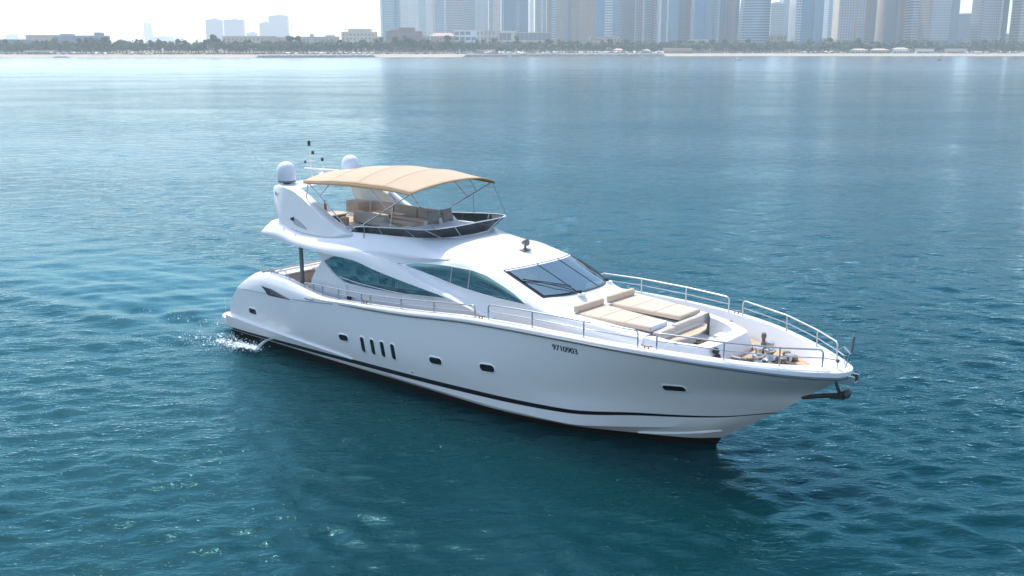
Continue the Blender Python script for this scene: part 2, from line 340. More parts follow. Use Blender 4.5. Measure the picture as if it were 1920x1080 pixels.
BC = [   # bulwark curves above the sheer line: outer shoulder, cap crown, cap inner, deck edge
 [(2.55, 2.82, 2.36), (3.6, 2.93, 2.47), (5, 2.99, 2.46), (6.25, 3.04, 2.44), (7.4, 3.08, 2.43), (8.5, 3.10, 2.51), (11.66, 3.10, 2.70), (15.1, 3.10, 3.01), (17.3, 3.04, 3.09), (19.2, 2.91, 3.12), (20.84, 2.67, 3.11), (22.3, 2.28, 3.06), (23.6, 1.71, 2.99), (24.5, 1.18, 2.93), (25.2, .63, 2.90), (25.5, .31, 2.89), (25.60, 0, 2.89)],
 [(3.0, 2.70, 2.64), (3.9, 2.78, 2.76), (5, 2.84, 2.74), (6.25, 2.92, 2.60), (7.5, 2.99, 2.49), (8.5, 3.03, 2.54), (11.66, 3.05, 2.76), (15.1, 3.05, 3.07), (17.3, 2.99, 3.15), (19.2, 2.86, 3.17), (20.84, 2.62, 3.17), (22.3, 2.23, 3.13), (23.6, 1.66, 3.06), (24.5, 1.13, 3.01), (25.2, .58, 2.98), (25.45, .28, 2.97), (25.52, 0, 2.97)],
 [(3.05, 2.42, 2.66), (3.9, 2.50, 2.79), (5, 2.56, 2.78), (6.25, 2.66, 2.63), (7.5, 2.75, 2.51), (8.5, 2.80, 2.56), (11.66, 2.81, 2.78), (15.1, 2.81, 3.09), (17.3, 2.75, 3.17), (19.2, 2.61, 3.18), (20.84, 2.36, 3.17), (22.3, 1.95, 3.14), (23.6, 1.36, 3.08), (24.3, .88, 3.05), (24.72, .42, 3.03), (24.82, 0, 3.03)],
 [(3.05, 2.38, 2.0), (6.25, 2.62, 1.95), (8.5, 2.77, 1.95), (11.66, 2.79, 2.05), (15.1, 2.79, 2.3), (17.3, 2.72, 2.4), (19.2, 2.56, 2.47), (20.84, 2.28, 2.52), (22.3, 1.84, 2.56), (23.6, 1.2, 2.58), (24.2, .75, 2.58), (24.5, .38, 2.58), (24.6, 0, 2.58)],
]
def vcat(cs, k):            # smooth the stack of curves across
    cs = np.array(cs); out = [cr(cs[:, j], k) for j in range(cs.shape[1])]; return np.array(out).transpose(1, 0, 2)
hc = np.array([curve(c, NU) for c in HC]); bc = np.array([curve(c, NU) for c in BC])
under = hc[:3]; topside = vcat(hc[5:9], 6)
whitelow = hc[2:5]
def shell(name, cs, m, parent=Y, aft=True, smooth=30):
    """both sides of the boat in one surface, plus the rounded turn into the transom"""
    mb = MB()
    for sg in (-1, 1):
        q = cs.copy(); q[:, :, 1] *= sg
        if aft:
            e = q[:, 0].copy(); e1 = e.copy(); e1[:, 1] -= sg*.10; e1[:, 0] -= .10; e2 = e.copy(); e2[:, 1] -= sg*.34; e2[:, 0] -= .15
            e3 = e.copy(); e3[:, 1] = 0; e3[:, 0] -= .15
            q = np.concatenate([e3[:, None], e2[:, None], e1[:, None], q], 1)
        mb.rows(q)
    return mb.build(name, m, parent, smooth=smooth)
hull = shell('hull', topside, M['hull'], smooth=40)
shell('hull_underside', under, M['anti'])
lowband = shell('lower_hull_band', whitelow, M['hull'], smooth=25); lowband['label'] = 'narrow white band between the black stripe and the dark bottom'
# boot stripe, 5 mm proud
mb = MB()
for sg in (-1, 1):
    q = hc[4:6].copy(); q[:, :, 1] += .006; q[:, -1, 1] = .012; q[:, -1, 0] += .01; q[:, :, 1] *= sg
    e = q[:, :1].copy(); e[:, :, 1] -= sg*.34; e[:, :, 0] -= .157
    e1 = q[:, :1].copy(); e1[:, :, 1] -= sg*.10; e1[:, :, 0] -= .106
    mb.rows(np.concatenate([e, e1, q], 1))
mb.build('boot_stripe', M['black'], Y)
shell('bulwark', np.concatenate([hc[8:9], vcat(bc[:3], 3), bc[3:4]], 0), M['gel'], smooth=45)
for sg in (-1, 1):
    i0 = 35
    p = [(a[0], sg*(a[1]+.012), a[2]+.005) for a in hc[8] if a[0] > 8.3]
    MB().tube(p, [.012+.028*min(1, (i)/4) for i in range(len(p))], 8).build('rub_rail', M['rub'], Y)
    p = [(a[0], sg*(a[1]+.002), a[2]) for a in hc[8] if 2.2 < a[0] < 8.4 and not 4.1 < a[0] < 5.6]
    k = [a for a in p if a[0] < 4.2]; k2 = [a for a in p if a[0] > 5.5]
    MB().tube(k, .009, 5).build('knuckle_line', M['rub'], Y); MB().tube(k2, .012, 5).build('knuckle_line', M['rub'], Y)
# swim platform with side fairing along the quarters
pl = [(.02, -2.25), (.22, -2.52), (.6, -2.66), (1.5, -2.74), (1.5, 2.74), (.6, 2.66), (.22, 2.52), (.02, 2.25), (-.06, 1.2), (-.06, -1.2)]
MB().prismz(pl, .16, .50).build('swim_platform', M['gel'], Y, bevel=.05)
pt = [(x*.94+.10, y*.95) for x, y in pl]
MB().prismz(pt, .50, .512).build('platform_teak', M['teak'], Y)
for sg in (-1, 1):
    up = curve([(1.0, 2.86, .70), (3.1, 2.96, .66), (4.9, 2.96, .60), (7.1, 2.93, .52), (8.8, 2.86, .45)], 24)
    lo = curve([(1.0, 2.78, .20), (3.1, 2.84, .26), (4.9, 2.86, .32), (7.1, 2.86, .38), (8.8, 2.84, .42)], 24)
    rows = [[(a[0], sg*(a[1]-.25), a[2]+.03), (a[0], sg*a[1], a[2]), (a[0], sg*(b[1]+.02), b[2]+.05), (a[0], sg*b[1], b[2]), (a[0], sg*(b[1]-.25), b[2])] for a, b in zip(up, lo)]
    MB().rows(rows, close_v=True, cap=True).build('platform_fairing', M['gel'], Y, smooth=50)
for y_ in (-2.3, 2.2): MB().tube([(.15, y_, .5), (.15, y_, 1.15)], .014).build('platform_staff', M['steel'], Y)
MB().box(.25, .7, -1.9, -1.5, .513, .56).box(.5, .8, -2.3, -2.1, .513, .6).build('platform_hatch', M['wood'], Y, bevel=.015)

# ---- fittings on the hull side, laid on the real surface by a ray from abeam
def bvh(o):
    me = o.data; return BVHTree.FromPolygons([v.co.copy() for v in me.vertices], [tuple(p.vertices) for p in me.polygons])
HB = bvh(hull)
def onsurf(tree, x, z, sg, off):
    r = tree.ray_cast(Vector((x, sg*9, z)), Vector((0, -sg, 0)))
    if r[0] is None: return Vector((x, sg*2.5, z)), Vector((0, sg, 0))
    nrm = r[1]
    if nrm.y*sg < 0: nrm = -nrm
    return r[0]+nrm*off, nrm
LB = bvh(lowband)
for sg in (-1, 1):
    rows = []
    for x in np.linspace(19.9, 22.1, 26):
        z = float(pch([19.9, 20.8, 22.1], [.16, .27, .50], np.array([x]))[0]); p, n_ = onsurf(LB, x, z, sg, 0); w_ = .04*min(1, (22.12-x)*3+.02, (x-19.88)*4+.05)
        rows.append([p+Vector((0, -sg*.05, -.05)), p+Vector((0, sg*w_, -.035)), p+Vector((0, sg*w_, .0)), p+Vector((0, -sg*.05, .03))])
    MB().rows(rows, close_v=True, cap=True).build('spray_rail', M['hull'], Y)
def rrect(w, h, r, k=5):
    out = []
    for cx, cz, a0 in ((w/2-r, h/2-r, 0), (-w/2+r, h/2-r, 90), (-w/2+r, -h/2+r, 180), (w/2-r, -h/2+r, 270)):
        for i in range(k+1): a = R(a0+90*i/k); out.append((cx+r*math.cos(a), cz+r*math.sin(a)))
    return out
def porthole(x, z, w, h, r, sg, tilt=0, name='porthole', shear=0):
    ca, sa = math.cos(tilt), math.sin(tilt)
    def P(px, pz, off): 
        px = px+shear*pz; return onsurf(HB, x+px*ca-pz*sa, z+px*sa+pz*ca, sg, off)[0]
    o1 = rrect(w+.10, h+.10, r+.05); o2 = rrect(w+.05, h+.05, r+.025); i1 = rrect(w, h, r)
    rows = [[P(a, b, -.002) for a, b in o1], [P(a, b, .022) for a, b in o2], [P(a, b, .020) for a, b in i1], [P(a, b, .004) for a, b in i1]]
    f = MB().rows(rows, close_v=True).build(name, M['hull'], Y, smooth=60)
    g = [P(a*.999, b*.999, .008) for a, b in i1]; c = P(0, 0, .008)
    MB().add([c]+g, [(0, 1+i, 1+(i+1) % len(g)) for i in range(len(g))]).build('pane', M['portglass'], f, smooth=0)
for sg in (-1, 1):
    porthole(2.96, 1.18, .50, .21, .09, sg, 0.02)
    porthole(8.58, 1.22, .50, .22, .10, sg, 0.06)
    for x in (9.60, 10.12, 10.63, 11.15): porthole(x, 1.17+.035*(x-9.6), .20, .56, .085, sg, 0.03, 'tall_porthole')
    porthole(13.15, 1.32, .56, .23, .11, sg, .06)
    porthole(15.36, 1.54, .58, .24, .11, sg, .07)
    porthole(21.38, 1.98, .60, .19, .09, sg, .05)
    # flush light near the bow
    p = [onsurf(HB, 24.12+a, 2.62+b, sg, .012)[0] for a, b in rrect(.42, .085, .04)]
    c = onsurf(HB, 24.12, 2.62, sg, .02)[0]
    MB().add([c]+p, [(0, 1+i, 1+(i+1) % len(p)) for i in range(len(p))]).build('bow_light', M['dome'], Y)
    # dark exhaust and small skin fittings
    for x, z in ((11.9, .16), (15.4, .60)):
        q, n_ = onsurf(bvh(hull), x, max(z, .62), sg, .0); 
        MB().lathe([(0, -.02), (.03, -.02), (.03, .02), (.018, .02), (0, .0)], (0, 0, 0), 10).build('skin_fitting', M['steel'], Y, loc=q).rotation_euler = n_.to_track_quat('Z', 'Y').to_euler()
# louvred air intake on each quarter (lies on the wing surface)
WB = bvh([o for o in Y.children if o.name.startswith('bulwark')][0])
def wing_surf(x, z, sg, off):
    a = WB.ray_cast(Vector((x, sg*9, z)), Vector((0, -sg, 0))); b = HB.ray_cast(Vector((x, sg*9, z)), Vector((0, -sg, 0)))
    best = None
    for r in (a, b):
        if r[0] is not None and (best is None or abs(r[0].y) > abs(best.y)): best = r[0]
    return best+Vector((0, sg*off, 0))
for sg in (-1, 1):
    top = [(3.72, 2.335), (4.3, 2.305), (4.75, 2.255), (5.2, 2.185), (5.66, 2.112)]; bot = [(3.74, 2.325), (4.0, 2.18), (4.22, 2.045), (4.9, 2.07), (5.62, 2.105)]
    rows = []
    for (a, b), (c_, d) in zip(cr([(*q, 0) for q in top], 4)[:, :2], cr([(*q, 0) for q in bot], 4)[:, :2]):
        rows.append([wing_surf(a+(c_-a)*t, b+(d-b)*t, sg, .012) for t in np.linspace(0, 1, 7)])
    v = MB().rows(rows).build('air_intake', M['darkplastic'], Y)
    sl = MB()
    for k in range(9):
        x = 4.35+k*.13; 
        zz = [(2.33-.02*k*1.05)-t*(.21-.021*k) for t in (0, .5, 1)]
        sl.tube([wing_surf(x+.1*t, z_, sg, .022) for t, z_ in zip((0, .5, 1), zz)], .02, 5)
    sl.build('louvre', mat('louvre grey', (.26, .24, .22), .5), v)
    MB().tube([wing_surf(6.55+t*.5, 2.33, sg, .012) for t in (0, .5, 1)], .022, 6).build('step_light', M['dsteel'], Y)
# registration number on the starboard and port bow
for sg in (-1, 1):
    tx = bpy.data.curves.new('registration_number', 'FONT'); tx.body = '9710903'; tx.size = .30; tx.extrude = .0; tx.space_character = .95; tx.offset = .0
    to = bpy.data.objects.new('tmp', tx); C.objects.link(to); dg = bpy.context.evaluated_depsgraph_get()
    me = bpy.data.meshes.new_from_object(to.evaluated_get(dg)); bpy.data.objects.remove(to)
    bmt = bmesh.new(); bmt.from_mesh(me); w = max(v.co.x for v in bmt.verts); g_ = bmesh.ops.duplicate(bmt, geom=bmt.verts[:]+bmt.edges[:]+bmt.faces[:])
    for q_ in g_['geom']:
        if isinstance(q_, bmesh.types.BMVert): q_.co.x += .018; q_.co.z += .001
    bmt.to_mesh(me); bmt.free(); x0 = 17.93; x1 = 18.78
    for v in me.vertices:
        u = v.co.x/w; xx = x0+(x1-x0)*u if sg < 0 else x1-(x1-x0)*u
        zz = 2.665+v.co.y*.85-.006*u; p, _ = onsurf(HB, xx, zz, sg, .006+v.co.z); v.co = p
    me.materials.append(mat('dark lettering', (.012, .02, .03), .5)); o = bpy.data.objects.new('registration_number', me); C.objects.link(o); o.parent = Y

# ---- decks
def deckz(x): return float(pch([2, 6, 9, 12, 15, 18, 20.8, 24.6], [2.0, 1.95, 1.95, 2.05, 2.28, 2.42, 2.52, 2.58], np.array([x]))[0])
de = [a for a in bc[3]]
rows = [[(a[0], -a[1]-.01, a[2]+.004), (a[0], -a[1]*.5, a[2]+.02), (a[0], 0, a[2]+.025), (a[0], a[1]*.5, a[2]+.02), (a[0], a[1]+.01, a[2]+.004)] for a in de]
rows = [[(1.5, -2.3, 1.99), (1.5, -1.2, 2.0), (1.5, 0, 2.0), (1.5, 1.2, 2.0), (1.5, 2.3, 1.99)]]+rows
MB().rows(rows).build('deck', M['teak'], Y)
# ------------------------------------------------------------------ superstructure
st = [ # C, M, E, S1, S2, B per station (starboard; mirrored)
 [(6.62,0,4.02),(6.62,.9,4.02),(6.62,1.65,4.0),(6.62,2.10,3.92),(6.62,2.2,3.2),(6.62,2.25,1.95)],
 [(10,0,4.05),(10,.9,4.05),(10,1.65,4.02),(10,2.10,3.95),(10,2.19,3.2),(10,2.26,1.95)],
 [(12,0,4.60),(12,.9,4.58),(12,1.65,4.46),(12,2.07,4.2),(12,2.18,3.3),(12,2.28,2.0)],
 [(13.5,0,4.80),(13.5,.9,4.77),(13.35,1.68,4.62),(13.3,2.06,4.33),(13.3,2.16,3.4),(13.3,2.28,2.1)],
 [(14.5,0,4.66),(14.42,.9,4.63),(14.15,1.68,4.50),(14.1,2.05,4.25),(14.1,2.14,3.4),(14.1,2.27,2.2)],
 [(15.35,0,4.42),(15.25,.9,4.40),(14.94,1.66,4.34),(14.9,2.02,4.06),(14.9,2.13,3.4),(14.9,2.25,2.25)],
 [(16.2,0,4.09),(16.1,.9,4.07),(15.72,1.645,4.03),(15.7,2.0,3.76),(15.7,2.11,3.3),(15.7,2.22,2.3)],
 [(17.05,0,3.75),(16.93,.9,3.74),(16.51,1.63,3.72),(16.5,1.98,3.46),(16.5,2.09,3.1),(16.5,2.18,2.35)],
 [(17.35,0,3.55),(17.25,.9,3.55),(17.0,1.62,3.54),(17.0,1.93,3.40),(17.0,2.05,3.05),(17.0,2.14,2.38)],
 [(17.75,0,3.36),(17.7,.9,3.36),(17.65,1.62,3.41),(17.65,1.88,3.36),(17.65,2.02,3.0),(17.65,2.12,2.4)],
 [(19,0,3.27),(19,.9,3.27),(19,1.58,3.34),(19,1.84,3.31),(19,1.99,2.95),(19,2.06,2.45)],
 [(20.3,0,3.2),(20.3,.9,3.2),(20.3,1.5,3.25),(20.3,1.78,3.22),(20.3,1.93,2.9),(20.3,1.98,2.5)],
]
SY = {6.62: 2.16, 10: 2.15, 12: 2.12, 13.3: 2.10, 14.1: 2.09, 14.9: 2.07, 15.7: 2.05, 16.5: 2.04}
for r in st[:8]:
    y = SY[r[3][0]]; r[3] = (r[3][0], y-.035, r[3][2]+.05); r[4] = (r[4][0], y+.02, r[4][2]); r[5] = (r[5][0], y+.06, r[5][2])
st = [r[:4]+[(r[3][0], (r[3][1]*.45+r[4][1]*.55) if i > 7 else r[4][1]-.012, r[3][2]*.55+r[4][2]*.45)]+r[4:] for i, r in enumerate(st)]
st = np.array(st)
# along first, with a firm crease kept at the windscreen's top and bottom
def along(a, b, k): return np.array([cr(st[a:b, j], k) for j in range(7)]).transpose(1, 0, 2)
segs = [along(0, 6, 6), along(5, 8, 6)[1:], along(7, 12, 6)[1:]]
S_all = np.concatenate(segs, 0)
def across(r, k=6):
    r = np.array(r); a = cr(np.vstack([r[1]*[1, -1, 1], r[0], r[1], r[2], r[3], r[4], r[5], r[6]]), k)[k:]; return a
rows = [across(r) for r in S_all]; full = [np.vstack([r[::-1], mir(r)[1:]]) for r in rows]
cm = MB().rows(full, cap=True); nc = len(full[0]); cc = nc//2
def in_ws(f):
    if len(f) != 4: return False
    i, j = divmod(min(f), nc); return 30 <= i < 42 and cc-12 <= j < cc+12
cm_all = list(cm.f); cm.f = [f for f in cm_all if not in_ws(f)]
cabin = cm.build('deckhouse', M['gel'], Y, smooth=40)
CB = bvh(cabin)
def cab(x, z, sg, off): return onsurf(CB, x, z, sg, off)[0]
def patch(name, top, bot, sg, off, m, parent=Y, n=40, k=7, depth=.03):
    """a window laid on the cabin side between a top and a bottom line, with an edge that turns in"""
    T = curve([(a, b, 0) for a, b in top], n); B = curve([(a, b, 0) for a, b in bot], n)
    rows = []
    for a, b in zip(T, B):
        r = [cab(a[0]+(b[0]-a[0])*t, a[1]+(b[1]-a[1])*t, sg, off) for t in np.linspace(0, 1, k)]
        rows.append([cab(a[0], a[1], sg, off-depth)]+r+[cab(b[0], b[1], sg, off-depth)])
    return MB().rows(rows).build(name, m, parent, smooth=40)
UT = [(10.95,4.035),(11.4,4.13),(11.9,4.19),(12.5,4.24),(13.1,4.27),(13.8,4.27),(14.4,4.20),(14.9,4.06),(15.4,3.88),(15.8,3.72),(16.15,3.545)]
UB = [(10.97,4.02),(11.6,3.945),(12.36,3.84),(13.0,3.74),(13.4,3.69),(14.04,3.63),(14.6,3.59),(15.2,3.56),(15.7,3.545),(16.13,3.535)]
AT = [(6.68,3.60),(7.0,3.75),(7.5,3.87),(8.1,3.92),(8.7,3.87),(9.3,3.78),(10,3.67),(11,3.52),(12,3.35),(12.78,3.20)]
AB = [(6.69,3.57),(7.0,3.34),(7.35,3.13),(7.7,3.0),(8.1,2.95),(8.8,2.95),(10,2.98),(11,3.05),(12,3.13),(12.76,3.19)]
def lerpz(c, x): c = np.array(c); return float(np.interp(x, c[:, 0], c[:, 1]))
for sg in (-1, 1):
    w = patch('saloon_window', AT, AB, sg, .014, M['sideglass'])
    for x in (9.63, 10.38): MB().tube([cab(x, lerpz(AT, x)-(lerpz(AT, x)-lerpz(AB, x))*t, sg, .016) for t in np.linspace(0, 1, 6)], .014, 5).build('mullion', M['dsteel'], w)
    w = patch('wheelhouse_window', UT, UB, sg, .014, M['sideglass'])
    for x in (13.14, 13.92): MB().tube([cab(x-.1*t, lerpz(UT, x)-(lerpz(UT, x)-lerpz(UB, x-.1))*t, sg, .018) for t in np.linspace(0, 1, 6)], .024, 6).build('mullion', M['steelw'], w)
    # moulded frame lines round the windows
    fr = MB()
    for cv in (UT, AT): fr.tube([cab(a[0], a[1]+.02, sg, .006) for a in curve([(a, b, 0) for a, b in cv], 40)], .022, 6)
    for cv in (UB, AB): fr.tube([cab(a[0], a[1]-.02, sg, .006) for a in curve([(a, b, 0) for a, b in cv], 40)], .022, 6)
    fr.build('window_frame', M['gel'], Y)
    # saloon side wing that carries the overhang aft
    wing = [(5.72,1.96),(5.78,2.45),(5.95,2.85),(6.2,3.2),(6.5,3.5),(6.56,3.62),(6.42,3.78),(6.2,3.92),(6.02,4.06),(7.6,4.06),(7.25,3.84),(6.9,3.68),(6.68,3.585),(6.95,3.36),(7.3,3.12),(7.62,2.98),(7.9,2.9),(7.9,1.96)]
    MB().prism(wing, sg*2.245, sg*2.06).build('saloon_wing', M['gel'], Y, bevel=.02)
# aft bulkhead: tan shaded saloon doors
MB().box(6.55, 6.60, -2.0, 2.0, 2.0, 3.98).build('saloon_door', M['portglass'], Y)

# windscreen: gasket, three panes, wipers, visor
W = along(5, 8, 10)[:, :3]                       # C, M, E columns
def ws_row(r, n=9):
    a = cr(np.vstack([r[1]*[1, -1, 1], r[0], r[1], r[2]]), n)[n:]; return np.vstack([a[::-1], mir(a)[1:]])   # starboard is +1 here, flipped below
WR = np.array([ws_row(r) for r in W]); WR[..., 1] *= -1; WR = WR[:, ::-1]
wn_ = Vector((.36, 0, .93))
WR2 = WR+np.array(wn_)*.012
per = [tuple(q) for q in WR2[0]]+[tuple(q) for q in WR2[1:-1, -1]]+[tuple(q) for q in WR2[-1][::-1]]+[tuple(q) for q in WR2[1:-1, 0][::-1]]
ws = MB().tube(per, .019, 8, closed=True).build('windscreen', M['darkplastic'], Y)
# inside: dashboard shelf, dark saloon behind it and two helm seats
dsh = WR[-1]; MB().rows([[tuple(q+np.array([-.02, 0, -.06])) for q in dsh], [(q[0]-.45, q[1]*.98, 3.60) for q in dsh], [(q[0]-.75, q[1]*.97, 3.50) for q in dsh], [(q[0]-.8, q[1]*.97, 3.1) for q in dsh]]).build('dashboard', M['dash'], Y)
MB().add([(13.2, -1.9, 2.5), (13.2, 1.9, 2.5), (13.2, 1.9, 4.4), (13.2, -1.9, 4.4), (17.2, -1.9, 2.5), (17.2, 1.9, 2.5)], [(0, 1, 2, 3), (0, 1, 5, 4)]).build('wheelhouse_lining', M['shade'], Y)
for y_ in (-.8, .1): MB().box(14.5, 15.0, y_-.3, y_+.3, 3.0, 3.2).box(14.45, 14.6, y_-.3, y_+.3, 3.15, 3.85).build('pilot_seat', M['taupe'], Y, bevel=.06)
ncol = WR.shape[1]
def pane(c0, c1):
    a, b = 1, len(WR)-2
    g = WR[a:b+1, c0:c1+1]+np.array(wn_)*.02
    MB().rows(g).build('pane', M['wsglass'], ws)
ymid = WR[len(WR)//2, :, 1]; i1 = int(np.argmin(abs(ymid+.56))); i2 = int(np.argmin(abs(ymid-.56)))
lo, hi = sorted((i1, i2))
pane(1, lo); pane(lo, hi); pane(hi, ncol-2)
for c_ in (lo, hi): MB().tube([tuple(WR[i, c_]+np.array(wn_)*.025+np.array([0, .02*(1 if c_ == lo else -1), 0])) for i in range(len(WR))], .012, 6).build('mullion', M['darkplastic'], ws)
# wipers: an arm from the lower frame with a thin blade
def wsp(ty, tz, off): # ty -1..1 (starboard -1), tz 0 top..1 bottom
    i = tz*(len(WR)-1); j = np.interp(ty*1.64, WR[len(WR)//2, :, 1] if ymid[0] < ymid[-1] else WR[len(WR)//2, ::-1, 1], np.arange(ncol))
    if ymid[0] > ymid[-1]: j = ncol-1-j
    a = WR[int(round(i)), int(round(j))]; return tuple(a+np.array(wn_)*off)
for path, base in (([wsp(-.32, 1.0, .05), wsp(-.62, .75, .09), wsp(-.93, .42, .07)], wsp(-.32, 1.0, .04)), ([wsp(.90, 1.0, .05), wsp(.93, .6, .09), wsp(.95, .25, .07)], wsp(.90, 1.0, .04))):
    wp = MB().tube(path, .016, 6).build('wiper', M['darkplastic'], Y)
    MB().lathe([(0, -.02), (.05, -.02), (.05, .05), (.035, .08), (0, .08)], (base[0]+.05, base[1], base[2]-.02), 12).build('wiper_motor', M['darkplastic'], wp)
    MB().lathe([(0, -.05), (.14, -.05), (.12, .0), (0, .0)], (base[0]+.1, base[1], base[2]-.03), 14).build('wiper_base', M['gel'], wp)
MB().tube([wsp(-.93, .42, .06), wsp(-.60, .62, .05), wsp(-.30, .80, .05)], .013, 5).build('wiper_blade', M['darkplastic'], Y); MB().tube([wsp(.95, .25, .06), wsp(.86, .5, .05), wsp(.80, .75, .05)], .013, 5).build('wiper_blade', M['darkplastic'], Y)
# visor lip over the windscreen
top = WR[0]; rows = []
for p in top: rows.append([tuple(p+np.array(q)) for q in ((-.12, 0, .035), (.03, 0, .012), (.075, 0, -.012), (.05, 0, -.03), (-.05, 0, -.005))])
MB().rows(rows, close_v=True, cap=True).build('visor', M['gel'], Y, smooth=50)

# ---- flybridge moulding: inner deck wall, coaming top T, crease R, lower edge L
FB = [ # T(x,y,z)            R                     L
 ((3.14,1.95,4.42),(3.0,2.25,4.23),(2.98,2.22,4.15)),
 ((3.42,2.10,4.68),(3.3,2.44,4.32),(3.3,2.42,4.14)),
 ((4.2,2.06,4.86),(4.35,2.52,4.36),(4.4,2.52,4.10)),
 ((5.2,1.95,4.66),(5.3,2.55,4.24),(5.3,2.58,4.04)),
 ((6.4,1.98,4.62),(6.6,2.58,4.20),(6.6,2.62,4.02)),
 ((7.6,2.0,4.76),(7.8,2.56,4.22),(7.8,2.60,3.98)),
 ((8.7,2.0,4.83),(8.9,2.50,4.27),(8.9,2.50,3.97)),
 ((10,1.94,4.89),(10,2.32,4.36),(10,2.22,4.02)),
 ((11.2,1.75,4.93),(11.8,2.15,4.40),(11.8,2.08,4.15)),
 ((11.8,1.30,4.94),(12.9,1.96,4.47),(12.8,1.9,4.3)),
 ((12.05,.85,4.95),(13.5,1.58,4.615),(13.4,1.5,4.4)),
 ((12.17,.42,4.96),(13.78,.85,4.74),(13.6,.8,4.4)),
 ((12.20,0,4.96),(13.88,0,4.765),(13.7,0,4.4)),
]
def fbprof(T, Rr, L):
    T, Rr, L = map(np.array, (T, Rr, L)); o = Rr-T; o[2] = 0; o = o/np.linalg.norm(o)
    I0 = T-o*.16; I0[2] = 4.33; I1 = T-o*.12; I1[2] -= .03
    Mx = T*.5+Rr*.5+np.array([0, 0, .02]); A = T*.85+Rr*.15+np.array([0, 0, .0]); B = Rr*.9+T*.1
    U = L-o*.5; U[2] = L[2]-.01
    return [I0, I1, T, A, Mx, B, Rr, (Rr+L)/2+o*.015, L, U]
pr = np.array([fbprof(*r) for r in FB]); pr = np.array([cr(pr[:, j], 5) for j in range(pr.shape[1])]).transpose(1, 0, 2)
halfp = pr.copy(); halfp[..., 1] *= -1
other = pr[::-1][1:]
ring = np.concatenate([halfp, other], 0)
MB().rows(ring).build('flybridge_moulding', M['gel'], Y, smooth=50)
# underside and teak sole
edge = [tuple(p) for p in halfp[:, 9]]
und = MB()
und.rows([[tuple(p), (p[0], 0, p[2]+.005)] for p in halfp[:, 9]]).rows([[(p[0], 0, p[2]+.005), (p[0], -p[1], p[2])] for p in halfp[:, 9]]).build('overhang_underside', M['gel'], Y)
MB().rows([[(p[0], p[1], 4.36), (p[0], 0, 4.36), (p[0], -p[1], 4.36)] for p in halfp[:, 0]]).build('flybridge_sole', M['teak'], Y)
# tail lip closing the aft end
a = halfp[0]; MB().rows([[tuple(q) for q in a], [(q[0]-.02, q[1]*.5, q[2]) for q in a], [(q[0]-.05, 0, q[2]) for q in a], [(q[0]-.02, -q[1]*.5, q[2]) for q in a], [(q[0], -q[1], q[2]) for q in a]]).build('flybridge_tail', M['gel'], Y, smooth=50)
# crease where coaming meets the wheelhouse roof
cz = [(p[0]+.02, p[1], p[2]-.012) for p in ring[:, 6] if p[0] > 12.6]
MB().tube(cz, .02, 6).build('roof_joint', M['grey'], Y)
# swooping side brace from the overhang down to the side deck
for sg in (-1, 1):
    U = curve([(8.0,2.56,4.20),(8.9,2.50,4.27),(9.75,2.47,4.20),(10.8,2.45,4.00),(12.3,2.42,3.61),(13.4,2.38,3.33),(14.25,2.33,3.10),(15.0,2.27,2.92)], 40)
    L_ = curve([(8.0,2.60,3.99),(8.72,2.58,3.955),(9.83,2.57,3.77),(11.15,2.54,3.585),(12.2,2.50,3.45),(13.15,2.45,3.32),(14.1,2.36,3.06),(14.9,2.27,2.86)], 40)
    rows = []
    for u, l_ in zip(U, L_):
        u = np.array([u[0], sg*u[1], u[2]]); l2 = np.array([l_[0], sg*l_[1], l_[2]]); m_ = (u+l2)/2+[0, sg*.02, 0]
        iw = np.array([0, -sg*.42, 0])
        rows.append([u+iw+[0, 0, -.01], u+[0, -sg*.05, .005], u, m_, l2, l2+[0, -sg*.05, -.005], l2+iw])
    MB().rows(rows, close_v=True, cap=True).build('side_brace', M['gel'], Y, smooth=45)

# ---- fly screen of smoked acrylic, leaning outwards
TB = [tuple(q) for q in pr[:, 2]]
ft = [(8.05,2.0,4.87),(8.5,2.05,5.03),(10,2.09,5.17),(11,2.08,5.25),(11.75,1.98,5.29),(12.2,1.45,5.34),(12.4,.7,5.38),(12.45,0,5.40)]
fb = [(8.0,1.995,4.78),(8.7,1.99,4.84),(10,1.93,4.90),(11.2,1.74,4.94),(11.8,1.29,4.95),(12.05,.84,4.96),(12.17,.42,4.97),(12.2,0,4.97)]
T_ = cr(ft, 7); B_ = cr(fb, 7)
def ringside(a): m_ = a.copy(); m_[:, 1] *= -1; return np.concatenate([m_, a[::-1][1:]], 0)
T_, B_ = ringside(T_), ringside(B_)
scr = MB().rows([[tuple(b), tuple(b*.5+t*.5+np.array([0, 0, .01])), tuple(t)] for t, b in zip(T_, B_)]).build('fly_screen', M['smoke'], Y)
MB().tube([tuple(t+np.array([0, 0, .01])) for t in T_], .02, 8).build('screen_rail', M['steelw'], scr)
for i in (16, 22, 28, 36, 44, 50): 
    if 0 < i < len(T_): 
        t, b = T_[len(T_)//2-i] if i <= len(T_)//2 else T_[0], B_[len(T_)//2-i] if i <= len(T_)//2 else B_[0]
for i in (12, 20, 28, 38, len(T_)-39, len(T_)-29, len(T_)-21, len(T_)-13):
    o_ = np.array([.0, math.copysign(.015, T_[i][1]), .005])
    MB().tube([tuple(B_[i]+o_), tuple(T_[i]+o_)], .017, 6).build('screen_post', M['steelw'], scr)

